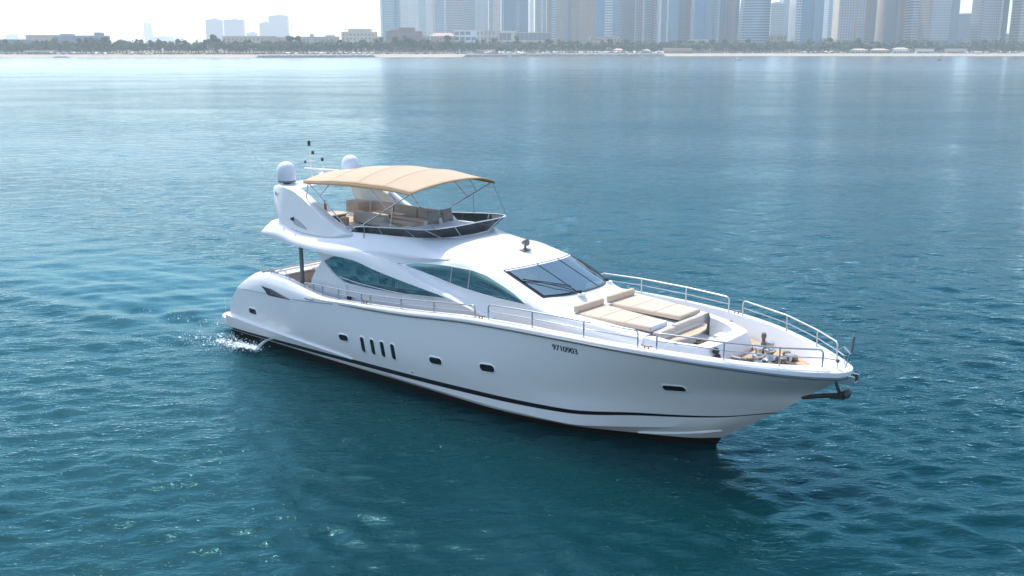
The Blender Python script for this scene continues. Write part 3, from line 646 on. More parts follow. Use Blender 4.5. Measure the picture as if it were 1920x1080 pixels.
# ---- radar arch: two swept side fins joined by a wing
arch = [(3.50,5.92),(3.58,6.04),(3.82,6.10),(4.20,6.10),(4.58,6.06),(5.0,5.95),(5.5,5.75),(6.1,5.46),(6.75,5.16),(7.4,4.93),(8.0,4.80),(8.22,4.73),(8.1,4.64),(7.5,4.52),(6.8,4.46),(6.2,4.45),(5.5,4.47),(4.9,4.53),(4.45,4.62),(4.1,4.75),(3.85,4.95),(3.70,5.25),(3.58,5.6)]
def yin(z): return 2.16-.13*(z-4.5)
for sg in (-1, 1):
    pl_ = cr([(a, 0, b) for a, b in arch+[arch[0]]], 3)[:-1]
    cx, cz_ = 5.0, 5.1
    mbv = []; n_ = len(pl_)
    for dy, k in ((.10, .93), (.03, .985), (-.06, 1.0), (-.20, 1.0), (-.29, .985), (-.36, .93)):
        mbv.append([(cx+(p[0]-cx)*k, sg*(yin(p[2])+dy), cz_+(p[2]-cz_)*k+ (0)) for p in pl_])
    fin = MB().rows(mbv, close_v=True, cap=True).build('arch_fin', M['gel'], Y, smooth=45)
    # speaker pocket moulded in the fin
    sc = [(4.9, 4.97), (5.25, 4.93), (5.6, 4.78), (5.82, 4.64), (5.5, 4.66), (5.15, 4.72), (4.95, 4.82)]
    q = cr([(a, 0, b) for a, b in sc+[sc[0]]], 4)[:-1]
    v = [(p[0], sg*(yin(p[2])+.107), p[2]) for p in q]
    MB().add([(5.3, sg*(yin(4.8)+.107), 4.82)]+v, [(0, 1+i, 1+(i+1) % len(v)) for i in range(len(v))]).build('speaker_recess', M['grey'], fin, smooth=0)
    MB().lathe([(0, 0), (.07, 0), (.07, .05), (.05, .09), (0, .09)], (0, 0, 0), 14).build('speaker', M['darkplastic'], fin, loc=(4.93, sg*(yin(4.95)+.10), 4.95)).rotation_euler = (R(90) if sg < 0 else R(-90), 0, 0)
    MB().tube([(3.78, sg*(yin(5.75)+.12), 5.80), (3.84, sg*(yin(5.75)+.16), 5.78), (3.90, sg*(yin(5.75)+.12), 5.76)], .02).tube([(3.84, sg*(yin(5.7)+.13), 5.86), (3.84, sg*(yin(5.7)+.13), 5.70)], .018).build('horn', M['gun'], fin)
wv = []
for y in np.linspace(-2.0, 2.0, 13):
    h = 6.0+.10*(1-(y/2)**2); wv.append([(3.55, y, h-.02), (3.75, y, h+.06), (4.2, y, h+.08), (4.6, y, h+.03), (4.7, y, h-.03), (4.2, y, h-.07), (3.75, y, h-.07)])
MB().rows(wv, close_v=True, cap=True).build('arch_wing', M['gel'], Y, smooth=60)
for sg in (-1, 1):
    d = MB().lathe([(0, .16), (.325, .16), (.345, .20), (.35, .42), (.345, .56), (.315, .68), (.26, .77), (.18, .835), (.09, .868), (0, .876)], (0, 0, 0), 32).build('satellite_dome', M['dome'], Y, loc=(3.8, sg*1.57, 6.06), smooth=50)
    MB().lathe([(0, .0), (.16, .0), (.13, .07), (.30, .09), (.335, .11), (.335, .165), (0, .165)], (0, 0, 0), 28).build('dome_base', M['dsteel'], d)
# open array radar and mast
rd = MB().lathe([(0, 0), (.22, 0), (.22, .12), (.16, .22), (.09, .26), (0, .26)], (4.0, .05, 6.16), 20).build('radar', M['dome'], Y)
b_ = MB().box(-.95, .95, -.07, .07, -.05, .05).build('radar_scanner', M['gel'], rd, bevel=.03, loc=(4.0, .05, 6.48)); b_.rotation_euler = (0, 0, R(12))
ms = MB().tube([(3.35, -.02, 6.1), (3.25, 0, 6.6), (3.22, 0, 7.42)], .022).tube([(3.22, -.22, 6.78), (3.22, .25, 6.76)], .014).tube([(3.22, .0, 7.12), (3.36, .05, 7.12)], .02).build('light_mast', M['gel'], Y)
MB().lathe([(0, 0), (.055, 0), (.06, .1), (.05, .2), (0, .21)], (3.22, 0, 7.38), 12).lathe([(0, 0), (.06, 0), (.05, .12), (0, .12)], (3.36, .05, 7.06), 10).lathe([(0, 0), (.05, 0), (.05, .14), (0, .14)], (3.62, .3, 6.78), 10).lathe([(0, 0), (.04, 0), (.04, .1), (0, .1)], (3.22, -.22, 6.72), 8).build('mast_light', M['darkplastic'], ms)
MB().tube([(3.62, .3, 6.14), (3.62, .3, 6.8)], .012).build('antenna_post', M['gel'], Y)
MB().tube([(3.4, -1.95, 6.0), (2.75, -2.15, 7.0), (2.2, -2.3, 7.9)], [.008, .006, .004], 6).build('whip_antenna', M['steelw'], Y)
# aft pillar under the overhang
for sg in (-1, 1): MB().tube([(5.46, sg*2.3, 2.0), (5.44, sg*2.3, 4.06)], .075, 14).build('pillar', M['dsteel'], Y)
# ------------------------------------------------------------------ bimini
def bz(u, v):      # u 0 aft..1 front, v -1 stbd..1 port
    edge = float(pch([0, .12, .3, .5, .75, 1], [6.38, 6.42, 6.50, 6.54, 6.55, 6.47], np.array([u]))[0])
    crown = float(pch([0, .2, .5, .8, 1], [.20, .33, .42, .40, .30], np.array([u]))[0])
    seam = -.035*math.sin(math.pi*((u*4) % 1))
    return edge+crown*(1-abs(v)**2.2)+seam*(1-abs(v)**4)
def bx(u, v): return 5.45-.25*(1-v*v)*(1-u)+u*(11.2-5.45+.25*(1-v*v)*(1-u))+.38*(1-v*v)*u**3
rows = [[(bx(u, v), 2.03*v, bz(u, v)) for v in np.linspace(-1, 1, 33)] for u in np.linspace(0, 1, 41)]
bi = MB().rows(rows).build('bimini_canopy', M['canvas'], Y, smooth=60)
so = bi.modifiers.new('thick', 'SOLIDIFY'); so.thickness = .02; so.offset = 0
# rolled hems
hm_ = MB()
for sg in (-1, 1): hm_.rows([[(bx(u, sg), sg*2.0, bz(u, sg)+.012), (bx(u, sg), sg*2.055, bz(u, sg)-.02), (bx(u, sg), sg*2.06, bz(u, sg)-.09-.04*math.sin(math.pi*u)), (bx(u, sg), sg*2.03, bz(u, sg)-.09)] for u in np.linspace(0, 1, 30)])
hm_.tube([(bx(1, v), 2.03*v, bz(1, v)-.012) for v in np.linspace(-1, 1, 30)], .03, 8).tube([(bx(0, v), 2.03*v, bz(0, v)-.012) for v in np.linspace(-1, 1, 30)], .03, 8)
hm_.build('hem', M['hemc'], bi, smooth=60)
sm_ = MB()
for u in (.27, .52, .76): sm_.tube([(bx(u, v), 2.03*v, bz(u, v)+.012) for v in np.linspace(-1, 1, 40)], .006, 5)
sm_.build('seam', mat('canvas seam', (.50, .375, .25), .9), bi, smooth=60)
fr = MB()
def P(x, y, z): return (x, y, z)
for u in (.02, .25, .60, .985):
    fr.tube([(bx(u, v), 2.0*v, bz(u, v)-.045) for v in np.linspace(-1, 1, 24)], .018, 6)
fr.build('hoop', M['steel'], bi)
for sg in (-1, 1):
    e = lambda x: (x, sg*1.98, bz((x-5.45)/5.75, sg)-.04)
    pv_ = (8.25, sg*1.98, 4.90); pv2 = (7.85, sg*1.98, 4.84)
    MB().tube([e(11.12), pv_], .022, 8).build('bimini_pole', M['steel'], Y)
    MB().tube([e(5.62), pv2], .020, 8).build('bimini_pole', M['steel'], Y)
    lp = lambda t: tuple(np.array(e(11.12))*(1-t)+np.array(pv_)*t)
    l2 = lambda t: tuple(np.array(e(5.62))*(1-t)+np.array(pv2)*t)
    MB().tube([e(8.95), lp(.42)], .017, 8).build('bimini_strut', M['steel'], Y)
    MB().tube([e(9.98), lp(.26)], .017, 8).build('bimini_strut', M['steel'], Y)
    MB().tube([e(6.95), l2(.30)], .017, 8).build('bimini_strut', M['steel'], Y)
    MB().tube([e(5.66), (5.48, sg*1.98, 5.70)], .017, 8).build('bimini_strut', M['steel'], Y)
    MB().tube([e(11.15), (12.02, sg*1.80, 5.31)], .010, 6).build('bimini_strap', M['dsteel'], Y)
    MB().tube([lp(.32), (10.15, sg*2.06, 5.16)], .017, 8).build('bimini_strut', M['steel'], Y)
    MB().lathe([(0, -.05), (.05, -.05), (.05, .05), (0, .05)], (8.22, sg*1.98, 4.88), 10).build('pole_foot', M['dsteel'], Y)
    MB().tube([(8.85, sg*2.1, 5.08), (9.06, sg*2.32, 4.74)], .018, 6).build('grab_bar', M['dsteel'], Y)

# ------------------------------------------------------------------ flybridge furniture (part of the boat)
def cushion(name, x0, x1, y0, y1, z0, z1, m, parent=Y, r=.06, rot=None):
    cx, cy, cz = (x0+x1)/2, (y0+y1)/2, (z0+z1)/2
    o = MB().box(x0-cx, x1-cx, y0-cy, y1-cy, z0-cz, z1-cz).build(name, m, parent, bevel=r, seg=4, loc=(cx, cy, cz), smooth=60)
    if rot: o.rotation_euler = rot
    return o
FZ = 4.36
# sofa with its back to starboard, running fore and aft amidships
base = MB().prismz([(6.15,-.75),(9.3,-1.2),(9.55,-.95),(9.5,-.3),(6.2,.1)], FZ, 4.70).build('sofa_base', M['gel'], Y, bevel=.04)
cushion('sofa_backrest', 6.1, 8.1, -.42, -.16, 4.72, 5.16, M['tan2'], rot=(R(-6), 0, R(-6)))
cushion('sofa_backrest', 8.05, 9.35, -.95, -.62, 4.72, 4.98, M['tan2'], rot=(R(-8), 0, R(-14)))
cushion('sofa_seat', 6.3, 9.2, .0, .62, 4.70, 4.86, M['tan'])
# port side settee and its backs
MB().box(4.9, 8.9, 1.05, 1.78, FZ, 4.66).build('settee_base', M['gel'], Y, bevel=.03)
cushion('settee_seat', 4.95, 8.85, 1.0, 1.62, 4.66, 4.80, M['tan'])
for x0 in (4.9, 6.25, 7.6): cushion('settee_backrest', x0, x0+1.28, 1.62, 1.84, 4.74, 5.20, M['tan2'], rot=(R(-8), 0, 0))
cushion('aft_backrest', 4.2, 5.0, .9, 1.5, 4.75, 5.22, M['tan2'])
# table, wet bar and helm console
tb = MB().prismz([(a+6.9, b+.83) for a, b in rrect(1.5, .36, .1)], 4.98, 5.02).build('fly_table', M['wood'], Y, bevel=.008)
MB().tube([(6.9, .83, FZ), (6.9, .83, 4.98)], .05, 10).build('table_leg', M['steel'], tb)
wb = MB().box(4.9, 6.0, -1.25, -.55, FZ, 5.02).build('wet_bar', M['taupe'], Y, bevel=.03)
MB().prismz([(4.82,-1.32),(6.06,-1.32),(6.06,-.5),(5.6,-.3),(4.82,-.5)], 5.021, 5.065).build('bar_top', M['honey'], wb, bevel=.012)
MB().box(6.5, 6.85, -1.72, -1.40, FZ, 4.92).build('bar_step', M['honey'], Y, bevel=.03); MB().box(6.15, 6.45, -1.0, -.78, FZ, 5.0).build('bar_step', M['honey'], Y, bevel=.03)
MB().tube([(5.2, -1.72, 4.98), (6.6, -1.74, 4.92), (8.0, -1.8, 4.90)], .02).build('stair_rail', M['steel'], Y)
hc_ = MB().prism([(9.3, FZ), (9.85, FZ), (9.85, 4.95), (9.6, 5.12), (9.35, 4.98)], .25, 1.55).build('helm_console', M['gel'], Y, bevel=.03)
MB().prism([(9.36, 4.99), (9.59, 5.115), (9.60, 5.125), (9.37, 5.0)], .32, 1.48).build('dashboard', M['darkplastic'], hc_)
wh = MB().tube([(9.2+.02*math.sin(a), .9+.19*math.cos(a), 5.0+.19*math.sin(a)) for a in np.linspace(0, 2*math.pi, 24, endpoint=False)], .017, 6, closed=True).build('steering_wheel', M['darkplastic'], Y)
MB().tube([(9.2, .72, 5.0), (9.2, 1.08, 5.0)], .012, 5).tube([(9.2, .9, 5.0), (9.34, .9, 4.98)], .02, 6).build('wheel_spoke', M['steel'], wh)
# companion seat and teak hatch near the helm
cushion('helm_seat', 8.75, 9.1, -.35, .5, 4.62, 4.86, M['tan'])
MB().prismz([(9.15,-1.55),(9.75,-1.55),(9.8,-.7),(9.3,-.6)], 4.66, 4.72).prismz([(9.5,-1.2),(9.85,-1.25),(9.85,-.75),(9.55,-.7)], 4.72, 5.02).build('stair_hatch', M['honey'], Y, bevel=.02)
MB().tube([(9.1, -1.2, 4.74), (9.7, -1.0, 4.80)], .05, 8).build('hatch_handle', M['wood'], Y)
# forward sun pad under a white cover
gx = np.linspace(9.95, 11.75, 24); gy = np.linspace(-1.45, 1.2, 24); rows = []
for x in gx:
    r = []
    for y in gy:
        tx = (x-9.95)/1.8; lim = 1.0-.45*max(0, tx-.45)/.55; yy = -.12+(y+.12)*lim
        ed = min((1-abs((y+.125)/1.325))*8, tx*9, (1-tx)*9, 1); ed = max(0, ed)
        z = 4.70+.36*math.sqrt(max(0, 1-(1-ed)**2))+.10*math.exp(-((x-11.4)/.22)**2)*ed+.015*math.sin(6*x+3*y)+.012*math.sin(9*y-2*x)
        r.append((x, yy, z))
    rows.append(r)
MB().rows(rows).build('fly_sunpad', M['lilac'], Y, smooth=60)
MB().prismz([(9.85,-1.62),(11.3,-1.55),(11.75,-.9),(11.9,0),(11.75,.9),(11.3,1.5),(9.85,1.6)], FZ, 4.71).build('sunpad_plinth', M['gel'], Y, bevel=.03)

# ------------------------------------------------------------------ foredeck: sun pads, cockpit, deck gear
MB().prismz([(17.3,-1.35),(17.3,1.35),(17.85,1.45),(17.85,-1.45)], 3.40, 3.43).build('dash_pad', M['grey'], Y, bevel=.01)
def sunpad(sg):
    root = MB().prismz([(17.75,sg*.10),(17.75,sg*1.52),(19.1,sg*1.45),(20.28,sg*1.32),(20.28,sg*.16)] if sg > 0 else [(17.75,-1.55),(17.75,-.12),(20.28,-.52),(20.28,-1.42),(19.1,-1.5)], 3.30, 3.44).build('sunpad', M['tan'], Y, bevel=.045, seg=4, smooth=60)
    hd = cushion('headrest', 17.60, 17.77, (.12 if sg > 0 else -1.55), (1.5 if sg > 0 else -.16), 3.42, 3.65, M['tan'], root, r=.06)
    pp = [(17.78, sg*.14), (17.78, sg*1.48), (19.1, sg*1.41), (20.24, sg*1.28), (20.24, sg*.2)] if sg > 0 else [(17.78, -1.51), (17.78, -.16), (20.24, -.56), (20.24, -1.38), (19.1, -1.46)]
    MB().tube(fillet([(a, b, 3.435) for a, b in pp+pp[:1]], .06), .011, 6).build('piping', M['tan2'], root)
    sm = MB()
    for x in (18.55, 19.4):
        y0, y1 = (.12, 1.46) if sg > 0 else (-1.49, -.14-.38*(x-17.75)/2.5)
        sm.tube([(x, y0+.03, 3.438), (x, y1-.03, 3.438)], .012, 5)
    sm.build('seam', mat('seam', (.46, .36, .26), .9), root)
sunpad(-1); sunpad(1)
# raised port overlap: curved padded front edge and step cushions
cushion('step_cushion', 20.32, 20.52, -.42, 1.1, 3.14, 3.34, M['tan2'], r=.05)
cushion('step_cushion', 20.34, 20.56, -1.42, -.48, 3.14, 3.32, M['tan2'], r=.05)
cushion('pad_filler', 20.0, 20.3, -1.38, -.55, 3.28, 3.455, M['lilac'], r=.03)
MB().prismz([(20.5,-1.3),(20.5,1.15),(20.62,1.15),(20.85,.7),(20.95,.1),(20.92,-.6),(20.75,-1.2)], 3.02, 3.06).build('cockpit_step', M['honey'], Y, bevel=.01)
# bow cockpit: walls with a rounded rim round a well
ow = [(20.28,1.98),(20.9,1.88),(21.5,1.68),(21.95,1.42),(22.15,1.18),(22.21,.6),(22.22,0)]
iw = [(20.55,1.42),(20.95,1.35),(21.3,1.2),(21.5,1.06),(21.58,.9),(21.6,.5),(21.6,0)]
rim = [(20.28,1.78,3.22),(20.9,1.68,3.17),(21.45,1.46,3.13),(21.85,1.22,3.10),(21.99,1.02,3.09),(22.03,.5,3.09),(22.05,0,3.09)]
def half(cv): 
    c = cr(cv, 6); m_ = c.copy(); m_[:, 1] *= -1; return np.concatenate([m_, c[::-1][1:]], 0)
O = half([(a, b, 2.5) for a, b in ow]); I = half([(a, b, 2.62) for a, b in iw]); Rm = half(rim)
rows = []
for o_, i_, r_ in zip(O, I, Rm):
    it = i_.copy(); it[2] = r_[2]-.01; d = (it-r_)
    rows.append([o_, o_*.5+r_*.5+[.0, 0, .12], r_+[0, 0, -.05], r_, r_+d*.35+[0, 0, .035], r_+d*.7+[0, 0, .03], it, it+[0, 0, -.05]-d*[.02, .02, 0], i_])
MB().rows(rows).build('cockpit_wall', M['gel'], Y, smooth=50)
MB().prismz([(20.3,-1.5),(21.2,-1.4),(21.6,-1.05),(21.8,0),(21.6,1.05),(21.2,1.4),(20.3,1.5)], 2.5, 2.62).build('cockpit_sole', M['gel'], Y)
for sg in (-1, 1):
    MB().box(20.95, 21.55, sg*1.35, sg*.95, 2.62, 2.84).build('cockpit_seat', M['gel'], Y, bevel=.03)
    MB().lathe([(0, 0), (.05, 0), (.05, .015), (0, .02)], (21.2, sg*1.55, 3.17), 12).lathe([(0, 0), (.045, 0), (.045, .015), (0, .02)], (21.85, sg*.62, 3.10), 12).build('cup_holder', M['dsteel'], Y)
# coiled line heaped in the well
rr_ = random.Random(4); mb = MB()
for k in range(5):
    cx, cy = 21.05+rr_.uniform(-.08, .08), .1+rr_.uniform(-.1, .1)
    mb.tube([(cx+(.13+.03*k % .06)*math.cos(a), cy+.15*math.sin(a), 2.66+.05*k+.02*math.sin(3*a+k)) for a in np.linspace(0, 2*math.pi, 18, endpoint=False)], .028, 6, closed=True)
ln = mb.build('coiled_rope', mat('brown rope', (.20, .13, .075), .9, noise=.4, nscale=20), None)
ln.location = Y.matrix_basis @ Vector((0, 0, 0)); 
# ------------------------------------------------------------------ rails
def rail(base, h, name='guard_rail', lean=.0, mids=(.52,), r=.024, close=(True, True), m=None, posts=None):
    """base: list of (x,y,z) foot points along the cap; returns one rail part with its posts as children"""
    B = [Vector(p) for p in base]; out = []
    top = [p+Vector((0, 0, h)) for p in B]
    path = ([B[0]] if close[0] else [])+top+([B[-1]] if close[1] else [])
    mb = MB().tube(fillet(path, .13), r, 8)
    for k in mids: mb.tube([p+Vector((0, 0, h*k)) for p in B], r*.62, 6)
    o = mb.build(name, m or M['steel'], Y, smooth=60)
    for i in (posts if posts is not None else range(1, len(B)-1)): MB().tube([B[i], top[i]], r*.95, 8).build('post', m or M['steel'], o, smooth=60)
    return o
CAP = bc[2]
def cap(x, sg, off=.08):
    y = float(pch(CAP[:-1, 0], CAP[:-1, 1], np.array([x]))[0]); z = float(pch(CAP[:-1, 0], CAP[:-1, 2], np.array([x]))[0]); return (x, sg*(y+off), z)
for sg in (-1, 1):
    m = M['steel'] if sg < 0 else M['steelw']
    hs = .46
    # cockpit to midships: level rail over the falling wing, heights differ post by post
    xs = [6.15, 6.72, 7.3, 8.25, 9.5, 9.95, 11.5, 13.05, 14.85]
    tz = [2.78, 2.84, 2.87, 2.90, 2.95, 2.98, 3.10, 3.26, 3.44]
    F = [Vector(cap(x, sg)) for x in xs]; Tp = [Vector((f.x, f.y, z)) for f, z in zip(F, tz)]
    mb = MB().tube(fillet(Tp+[F[-1]], .14), .026, 8); mb.tube([f*.5+t*.5 for f, t in zip(F[2:], Tp[2:])], .014, 6)
    o = mb.build('guard_rail', m, Y, smooth=60)
    for f, t in zip(F[:-1], Tp[:-1]): MB().tube([f, t], .024, 8).build('post', m, o, smooth=60)
    rail([cap(x, sg) for x in (15.40, 17.1, 18.9, 20.58)], hs, m=m)
    rail([cap(x, sg) for x in (21.12, 22.85, 24.1)]+[(24.98, sg*.44, 3.03)], .47, m=m)
    MB().tube([(24.98, sg*.44, 3.28), (25.22, sg*.28, 3.24), (25.30, sg*.22, 3.20), (25.30, sg*.22, 2.98)], .016, 6).build('bow_rail_tail', m, Y)
    MB().lathe([(0, -.04), (.045, -.04), (.045, .04), (0, .04)], (25.29, sg*.22, 3.21), 10).build('rail_knob', M['dsteel'], Y)
    # cap seams
    for x in (22.85, 24.1, 24.95):
        c_ = cap(x, sg, 0) if x < 24.7 else (24.9, sg*.2, 3.03); yo = float(pch(bc[0][:, 0], bc[0][:, 1], np.array([x]))[0])
        MB().tube([(c_[0], c_[1]+sg*.1, c_[2]-.003), (c_[0]+.12, sg*(yo-.05), c_[2]-.055)], .006, 4).build('cap_seam', M['dsteel'], Y)
    # cleats and small deck fittings
    for x in (3.35, 9.72, 15.12, 20.86):
        c_ = cap(x, sg, .12); cl = MB()
        for d in (-.06, .06): cl.tube([(c_[0]+d, c_[1], c_[2]-.02), (c_[0]+d, c_[1], c_[2]+.07)], .02, 6)
        cl.tube([(c_[0]-.17, c_[1], c_[2]+.095), (c_[0]-.06, c_[1], c_[2]+.075), (c_[0]+.06, c_[1], c_[2]+.075), (c_[0]+.17, c_[1], c_[2]+.095)], .02, 6)
        cl.build('cleat', M['gun'], Y, smooth=60)
    # second inner handrail along the saloon side, seen against the glass
    MB().tube([cab(x, z, sg, .10) for x, z in ((7.62, 3.14), (8.5, 3.07), (10, 3.04), (11.5, 3.06), (12.4, 3.10))], .018, 7).build('hand_rail', M['steelw'], Y, smooth=60)
    MB().lathe([(0, -.06), (.075, -.06), (.085, .0), (.075, .08), (0, .10)], (8.15, sg*2.32, 2.45), 14).build('deck_lamp', M['darkplastic'], Y)
# stern quarter hoops
for sg in (-1, 1):
    MB().tube(fillet([(3.9, sg*2.60, 2.77), (3.9, sg*2.60, 3.02), (4.9, sg*2.66, 3.02), (5.2, sg*2.66, 2.74)], .12), .02, 7).build('stern_hoop', M['steelw'], Y, smooth=60)

# ------------------------------------------------------------------ bow gear
ap = MB().box(24.35, 25.75, -.16, .16, 2.60, 2.68).box(24.9, 25.75, -.17, -.13, 2.6, 2.85).box(24.9, 25.75, .13, .17, 2.6, 2.85).build('bow_roller', M['steel'], Y, bevel=.01)
# stockless anchor hanging under the stem
an = MB().tube([(24.3, 0, 1.92), (24.95, 0, 2.12), (25.45, 0, 2.24)], [.06, .065, .07], 10).build('anchor', M['darkplastic'], Y, smooth=60)
MB().tube([(25.46, -.18, 2.28), (25.52, 0, 2.30), (25.46, .18, 2.28)], .11, 12).build('anchor_crown', M['darkplastic'], an, smooth=60)
for sg in (-1, 1):
    MB().add([(25.45, sg*.15, 2.34), (25.5, sg*.24, 2.24), (25.15, sg*.20, 2.12), (25.12, sg*.13, 2.16), (25.40, sg*.14, 2.25), (25.42, sg*.23, 2.18)], [(0, 1, 2, 3), (4, 5, 2, 3), (0, 1, 5, 4), (0, 3, 4), (1, 2, 5)]).build('anchor_fluke', M['darkplastic'], an)
MB().tube([(25.18, 0, 2.72), (25.22, 0, 2.48), (25.32, 0, 2.28)], .045, 8).build('anchor_shackle', M['darkplastic'], an)
# jack staff at the stem
MB().tube([(25.40, 0, 2.95), (25.52, 0, 3.42), (25.58, 0, 3.92)], .018, 7).tube([(25.54, .0, 3.40), (25.34, 0, 3.56)], .022, 6).tube([(25.34, 0, 3.56), (25.1, .12, 3.38)], .012, 5).build('jack_staff', M['steel'], Y)
MB().tube([(25.545, 0, 3.45), (25.585, 0, 3.88)], .035, 8).build('staff_light', M['dsteel'], Y)
# foredeck teak laid 6 mm above the deck, then windlass group
tk = [(21.2,-2.12),(22.3,-1.72),(23.4,-1.18),(24.05,-.72),(24.35,-.3),(24.35,.3),(24.05,.72),(23.4,1.18),(22.3,1.72),(21.2,2.12),(21.6,1.55),(22.3,1.0),(22.42,0),(22.3,-1.0),(21.6,-1.55)]
MB().prismz(tk, 2.60, 2.625).build('foredeck_teak', teak('foredeck teak', 0, (.62, .43, .275)), Y)
wd = empty('windlass', (0, 0, 0), 0, Y)
for sg in (-1, 1):
    y = sg*.34
    MB().lathe([(0, 0), (.19, 0), (.19, .06), (.13, .09), (.10, .2), (.15, .26), (.17, .30), (.16, .34), (.10, .36), (.085, .44), (.12, .5), (.12, .55), (0, .57)], (23.1, y, 2.62), 20).build('capstan', M['steel'], wd, smooth=50)
    MB().tube([(23.35, y, 2.70), (23.9, y*.7, 2.70), (24.5, y*.35, 2.72)], .03, 6).build('chain', M['gun'], wd)
    MB().lathe([(0, 0), (.09, 0), (.09, .16), (.12, .17), (.12, .21), (0, .22)], (23.55, sg*.62, 2.62), 14).build('bollard', M['steel'], wd, smooth=50)
    MB().box(23.3, 23.6, y-.1, y+.1, 2.62, 2.80).build('gypsy_cover', M['gun'], wd, bevel=.04)
    MB().tube([(22.65, sg*.75, 2.63), (22.65, sg*.75, 2.86)], .04, 8).tube([(22.5, sg*.75, 2.86), (22.8, sg*.75, 2.86)], .045, 8).build('foot_switch', M['dsteel'], wd)
rr_ = random.Random(9); mb = MB()
for k in range(26):
    x, y = rr_.uniform(22.5, 24.0), rr_.uniform(-.95, .55)
    if abs(y) > 1.75-.75*(x-22.3): continue
    s_ = rr_.uniform(.035, .085); mb.lathe([(0, 0), (s_, 0), (s_*1.05, s_*.8), (s_*.6, s_*1.5), (0, s_*1.6)], (x, y, 2.622), 9)
mb.build('deck_fittings', M['gun'], wd, smooth=50)
# tall chain stopper standing behind the capstans
MB().tube([(22.75, .62, 2.62), (22.75, .62, 3.26)], .05, 8).lathe([(0, -.08), (.06, -.08), (.075, 0), (.06, .08), (0, .08)], (22.75, .62, 3.22), 12).lathe([(0, -.06), (.07, -.06), (.09, 0), (.07, .06), (0, .06)], (22.80, .55, 3.0), 12).build('chain_stopper', M['gun'], wd, smooth=50)
MB().lathe([(0, 0), (.10, 0), (.12, .08), (.10, .16), (0, .18)], (23.3, .98, 2.62), 12).lathe([(0, 0), (.09, 0), (.11, .08), (.09, .15), (0, .16)], (23.62, .80, 2.62), 12).build('mooring_bitt', M['gun'], wd, smooth=50)
# stern facing flood lamp on the cockpit wall
lm = MB().lathe([(0, -.03), (.05, -.03), (.10, .06), (.10, .10), (0, .11)], (0, 0, 0), 14).build('deck_floodlight', M['darkplastic'], Y, loc=(22.10, -.96, 3.0)); lm.rotation_euler = (0, R(70), R(-40))
lm = MB().lathe([(0, -.03), (.04, -.03), (.09, .05), (.09, .09), (0, .1)], (0, 0, 0), 14).build('deck_floodlight', M['darkplastic'], Y, loc=(22.16, -.95, 2.84)); lm.rotation_euler = (0, R(70), R(-40))
# searchlight on the wheelhouse roof
sl_ = MB().lathe([(0, 0), (.09, 0), (.07, .05), (.04, .08), (.04, .16), (0, .16)], (14.42, -.02, 4.69), 14).build('searchlight', M['gun'], Y)
lm = MB().lathe([(0, -.12), (.07, -.12), (.10, .0), (.11, .1), (.09, .11), (0, .09)], (0, 0, 0), 16).build('lamp_head', M['gun'], sl_, loc=(14.42, -.02, 4.93)); lm.rotation_euler = (0, R(80), R(-10))
MB().box(14.30, 14.54, -.22, .18, 4.690, 4.715).build('searchlight_base', M['gun'], sl_, bevel=.02)

# ------------------------------------------------------------------ aft cockpit
MB().box(3.0, 3.5, -1.7, 1.7, 2.0, 2.42).build('cockpit_sofa_base', M['gel'], Y, bevel=.04)
cushion('cockpit_sofa_back', 2.75, 3.05, -1.75, 1.75, 2.30, 2.60, M['gel'])
cushion('cockpit_sofa_seat', 3.05, 3.55, -1.7, 1.7, 2.42, 2.54, M['lilac'])
tb = MB().prismz([(a+4.5, b) for a, b in rrect(1.0, 1.7, .2)], 2.66, 2.71).build('cockpit_table', M['honey'], Y, bevel=.01)
MB().tube([(4.5, -.4, 2.0), (4.5, -.4, 2.66)], .05, 8).tube([(4.5, .4, 2.0), (4.5, .4, 2.66)], .05, 8).build('table_leg', M['steel'], tb)
MB().box(5.3, 6.9, 1.35, 2.1, 2.0, 2.95).build('cockpit_bar', M['honey'], Y, bevel=.03)
cushion('bar_cushion', 5.0, 6.2, 1.25, 2.15, 2.96, 3.2, M['tan'])
MB().box(5.35, 5.75, -2.05, -1.6, 2.0, 2.38).build('stern_locker', M['gel'], Y, bevel=.03)
MB().box(5.3, 5.8, -2.1, -1.55, 2.381, 2.43).build('locker_lid', M['wood'], Y, bevel=.015)

# ------------------------------------------------------------------ loose things aboard (things of their own)
YM = Matrix.Translation((BX, BY, 0)) @ Matrix.Rotation(HEAD, 4, 'Z')
ln.matrix_basis = YM; tag(ln, 'brown coil of rope heaped on the sole of the small bow cockpit of the yacht', 'rope')
def pillow(x, y, z, rot, lab):
    n_ = 12; v = []
    for sd in (1, -1):
        for i in range(n_+1):
            for j in range(n_+1):
                a, b = 2*i/n_-1, 2*j/n_-1; e = max(0, (1-a**4)*(1-b**4)); k = 1-.06*(1-abs(a*b))
                v.append((a*.25*k, sd*.11*e**.5, b*.24*k))
    f = []; q = (n_+1)**2
    for s_ in (0, q):
        for i in range(n_):
            for j in range(n_):
                a = s_+i*(n_+1)+j; t = (a, a+1, a+n_+2, a+n_+1); f.append(t if s_ else t[::-1])
    o = mk('pillow', v, f, M['taupe'], None, 60); o.matrix_basis = YM @ Matrix.Translation((x, y, z)) @ Matrix.Rotation(rot[2], 4, 'Z') @ Matrix.Rotation(rot[0], 4, 'X') @ Matrix.Rotation(rot[1], 4, 'Y')
    tag(o, lab, 'pillow', 'pillows on the forward sun pad'); return o
pillow(10.08, .02, 5.28, (R(-14), R(3), R(80)), 'taupe scatter pillow further aft on the white flybridge sun pad')
pillow(10.18, .62, 5.30, (R(-16), R(-4), R(84)), 'taupe scatter pillow further forward on the white flybridge sun pad, in front of its twin')
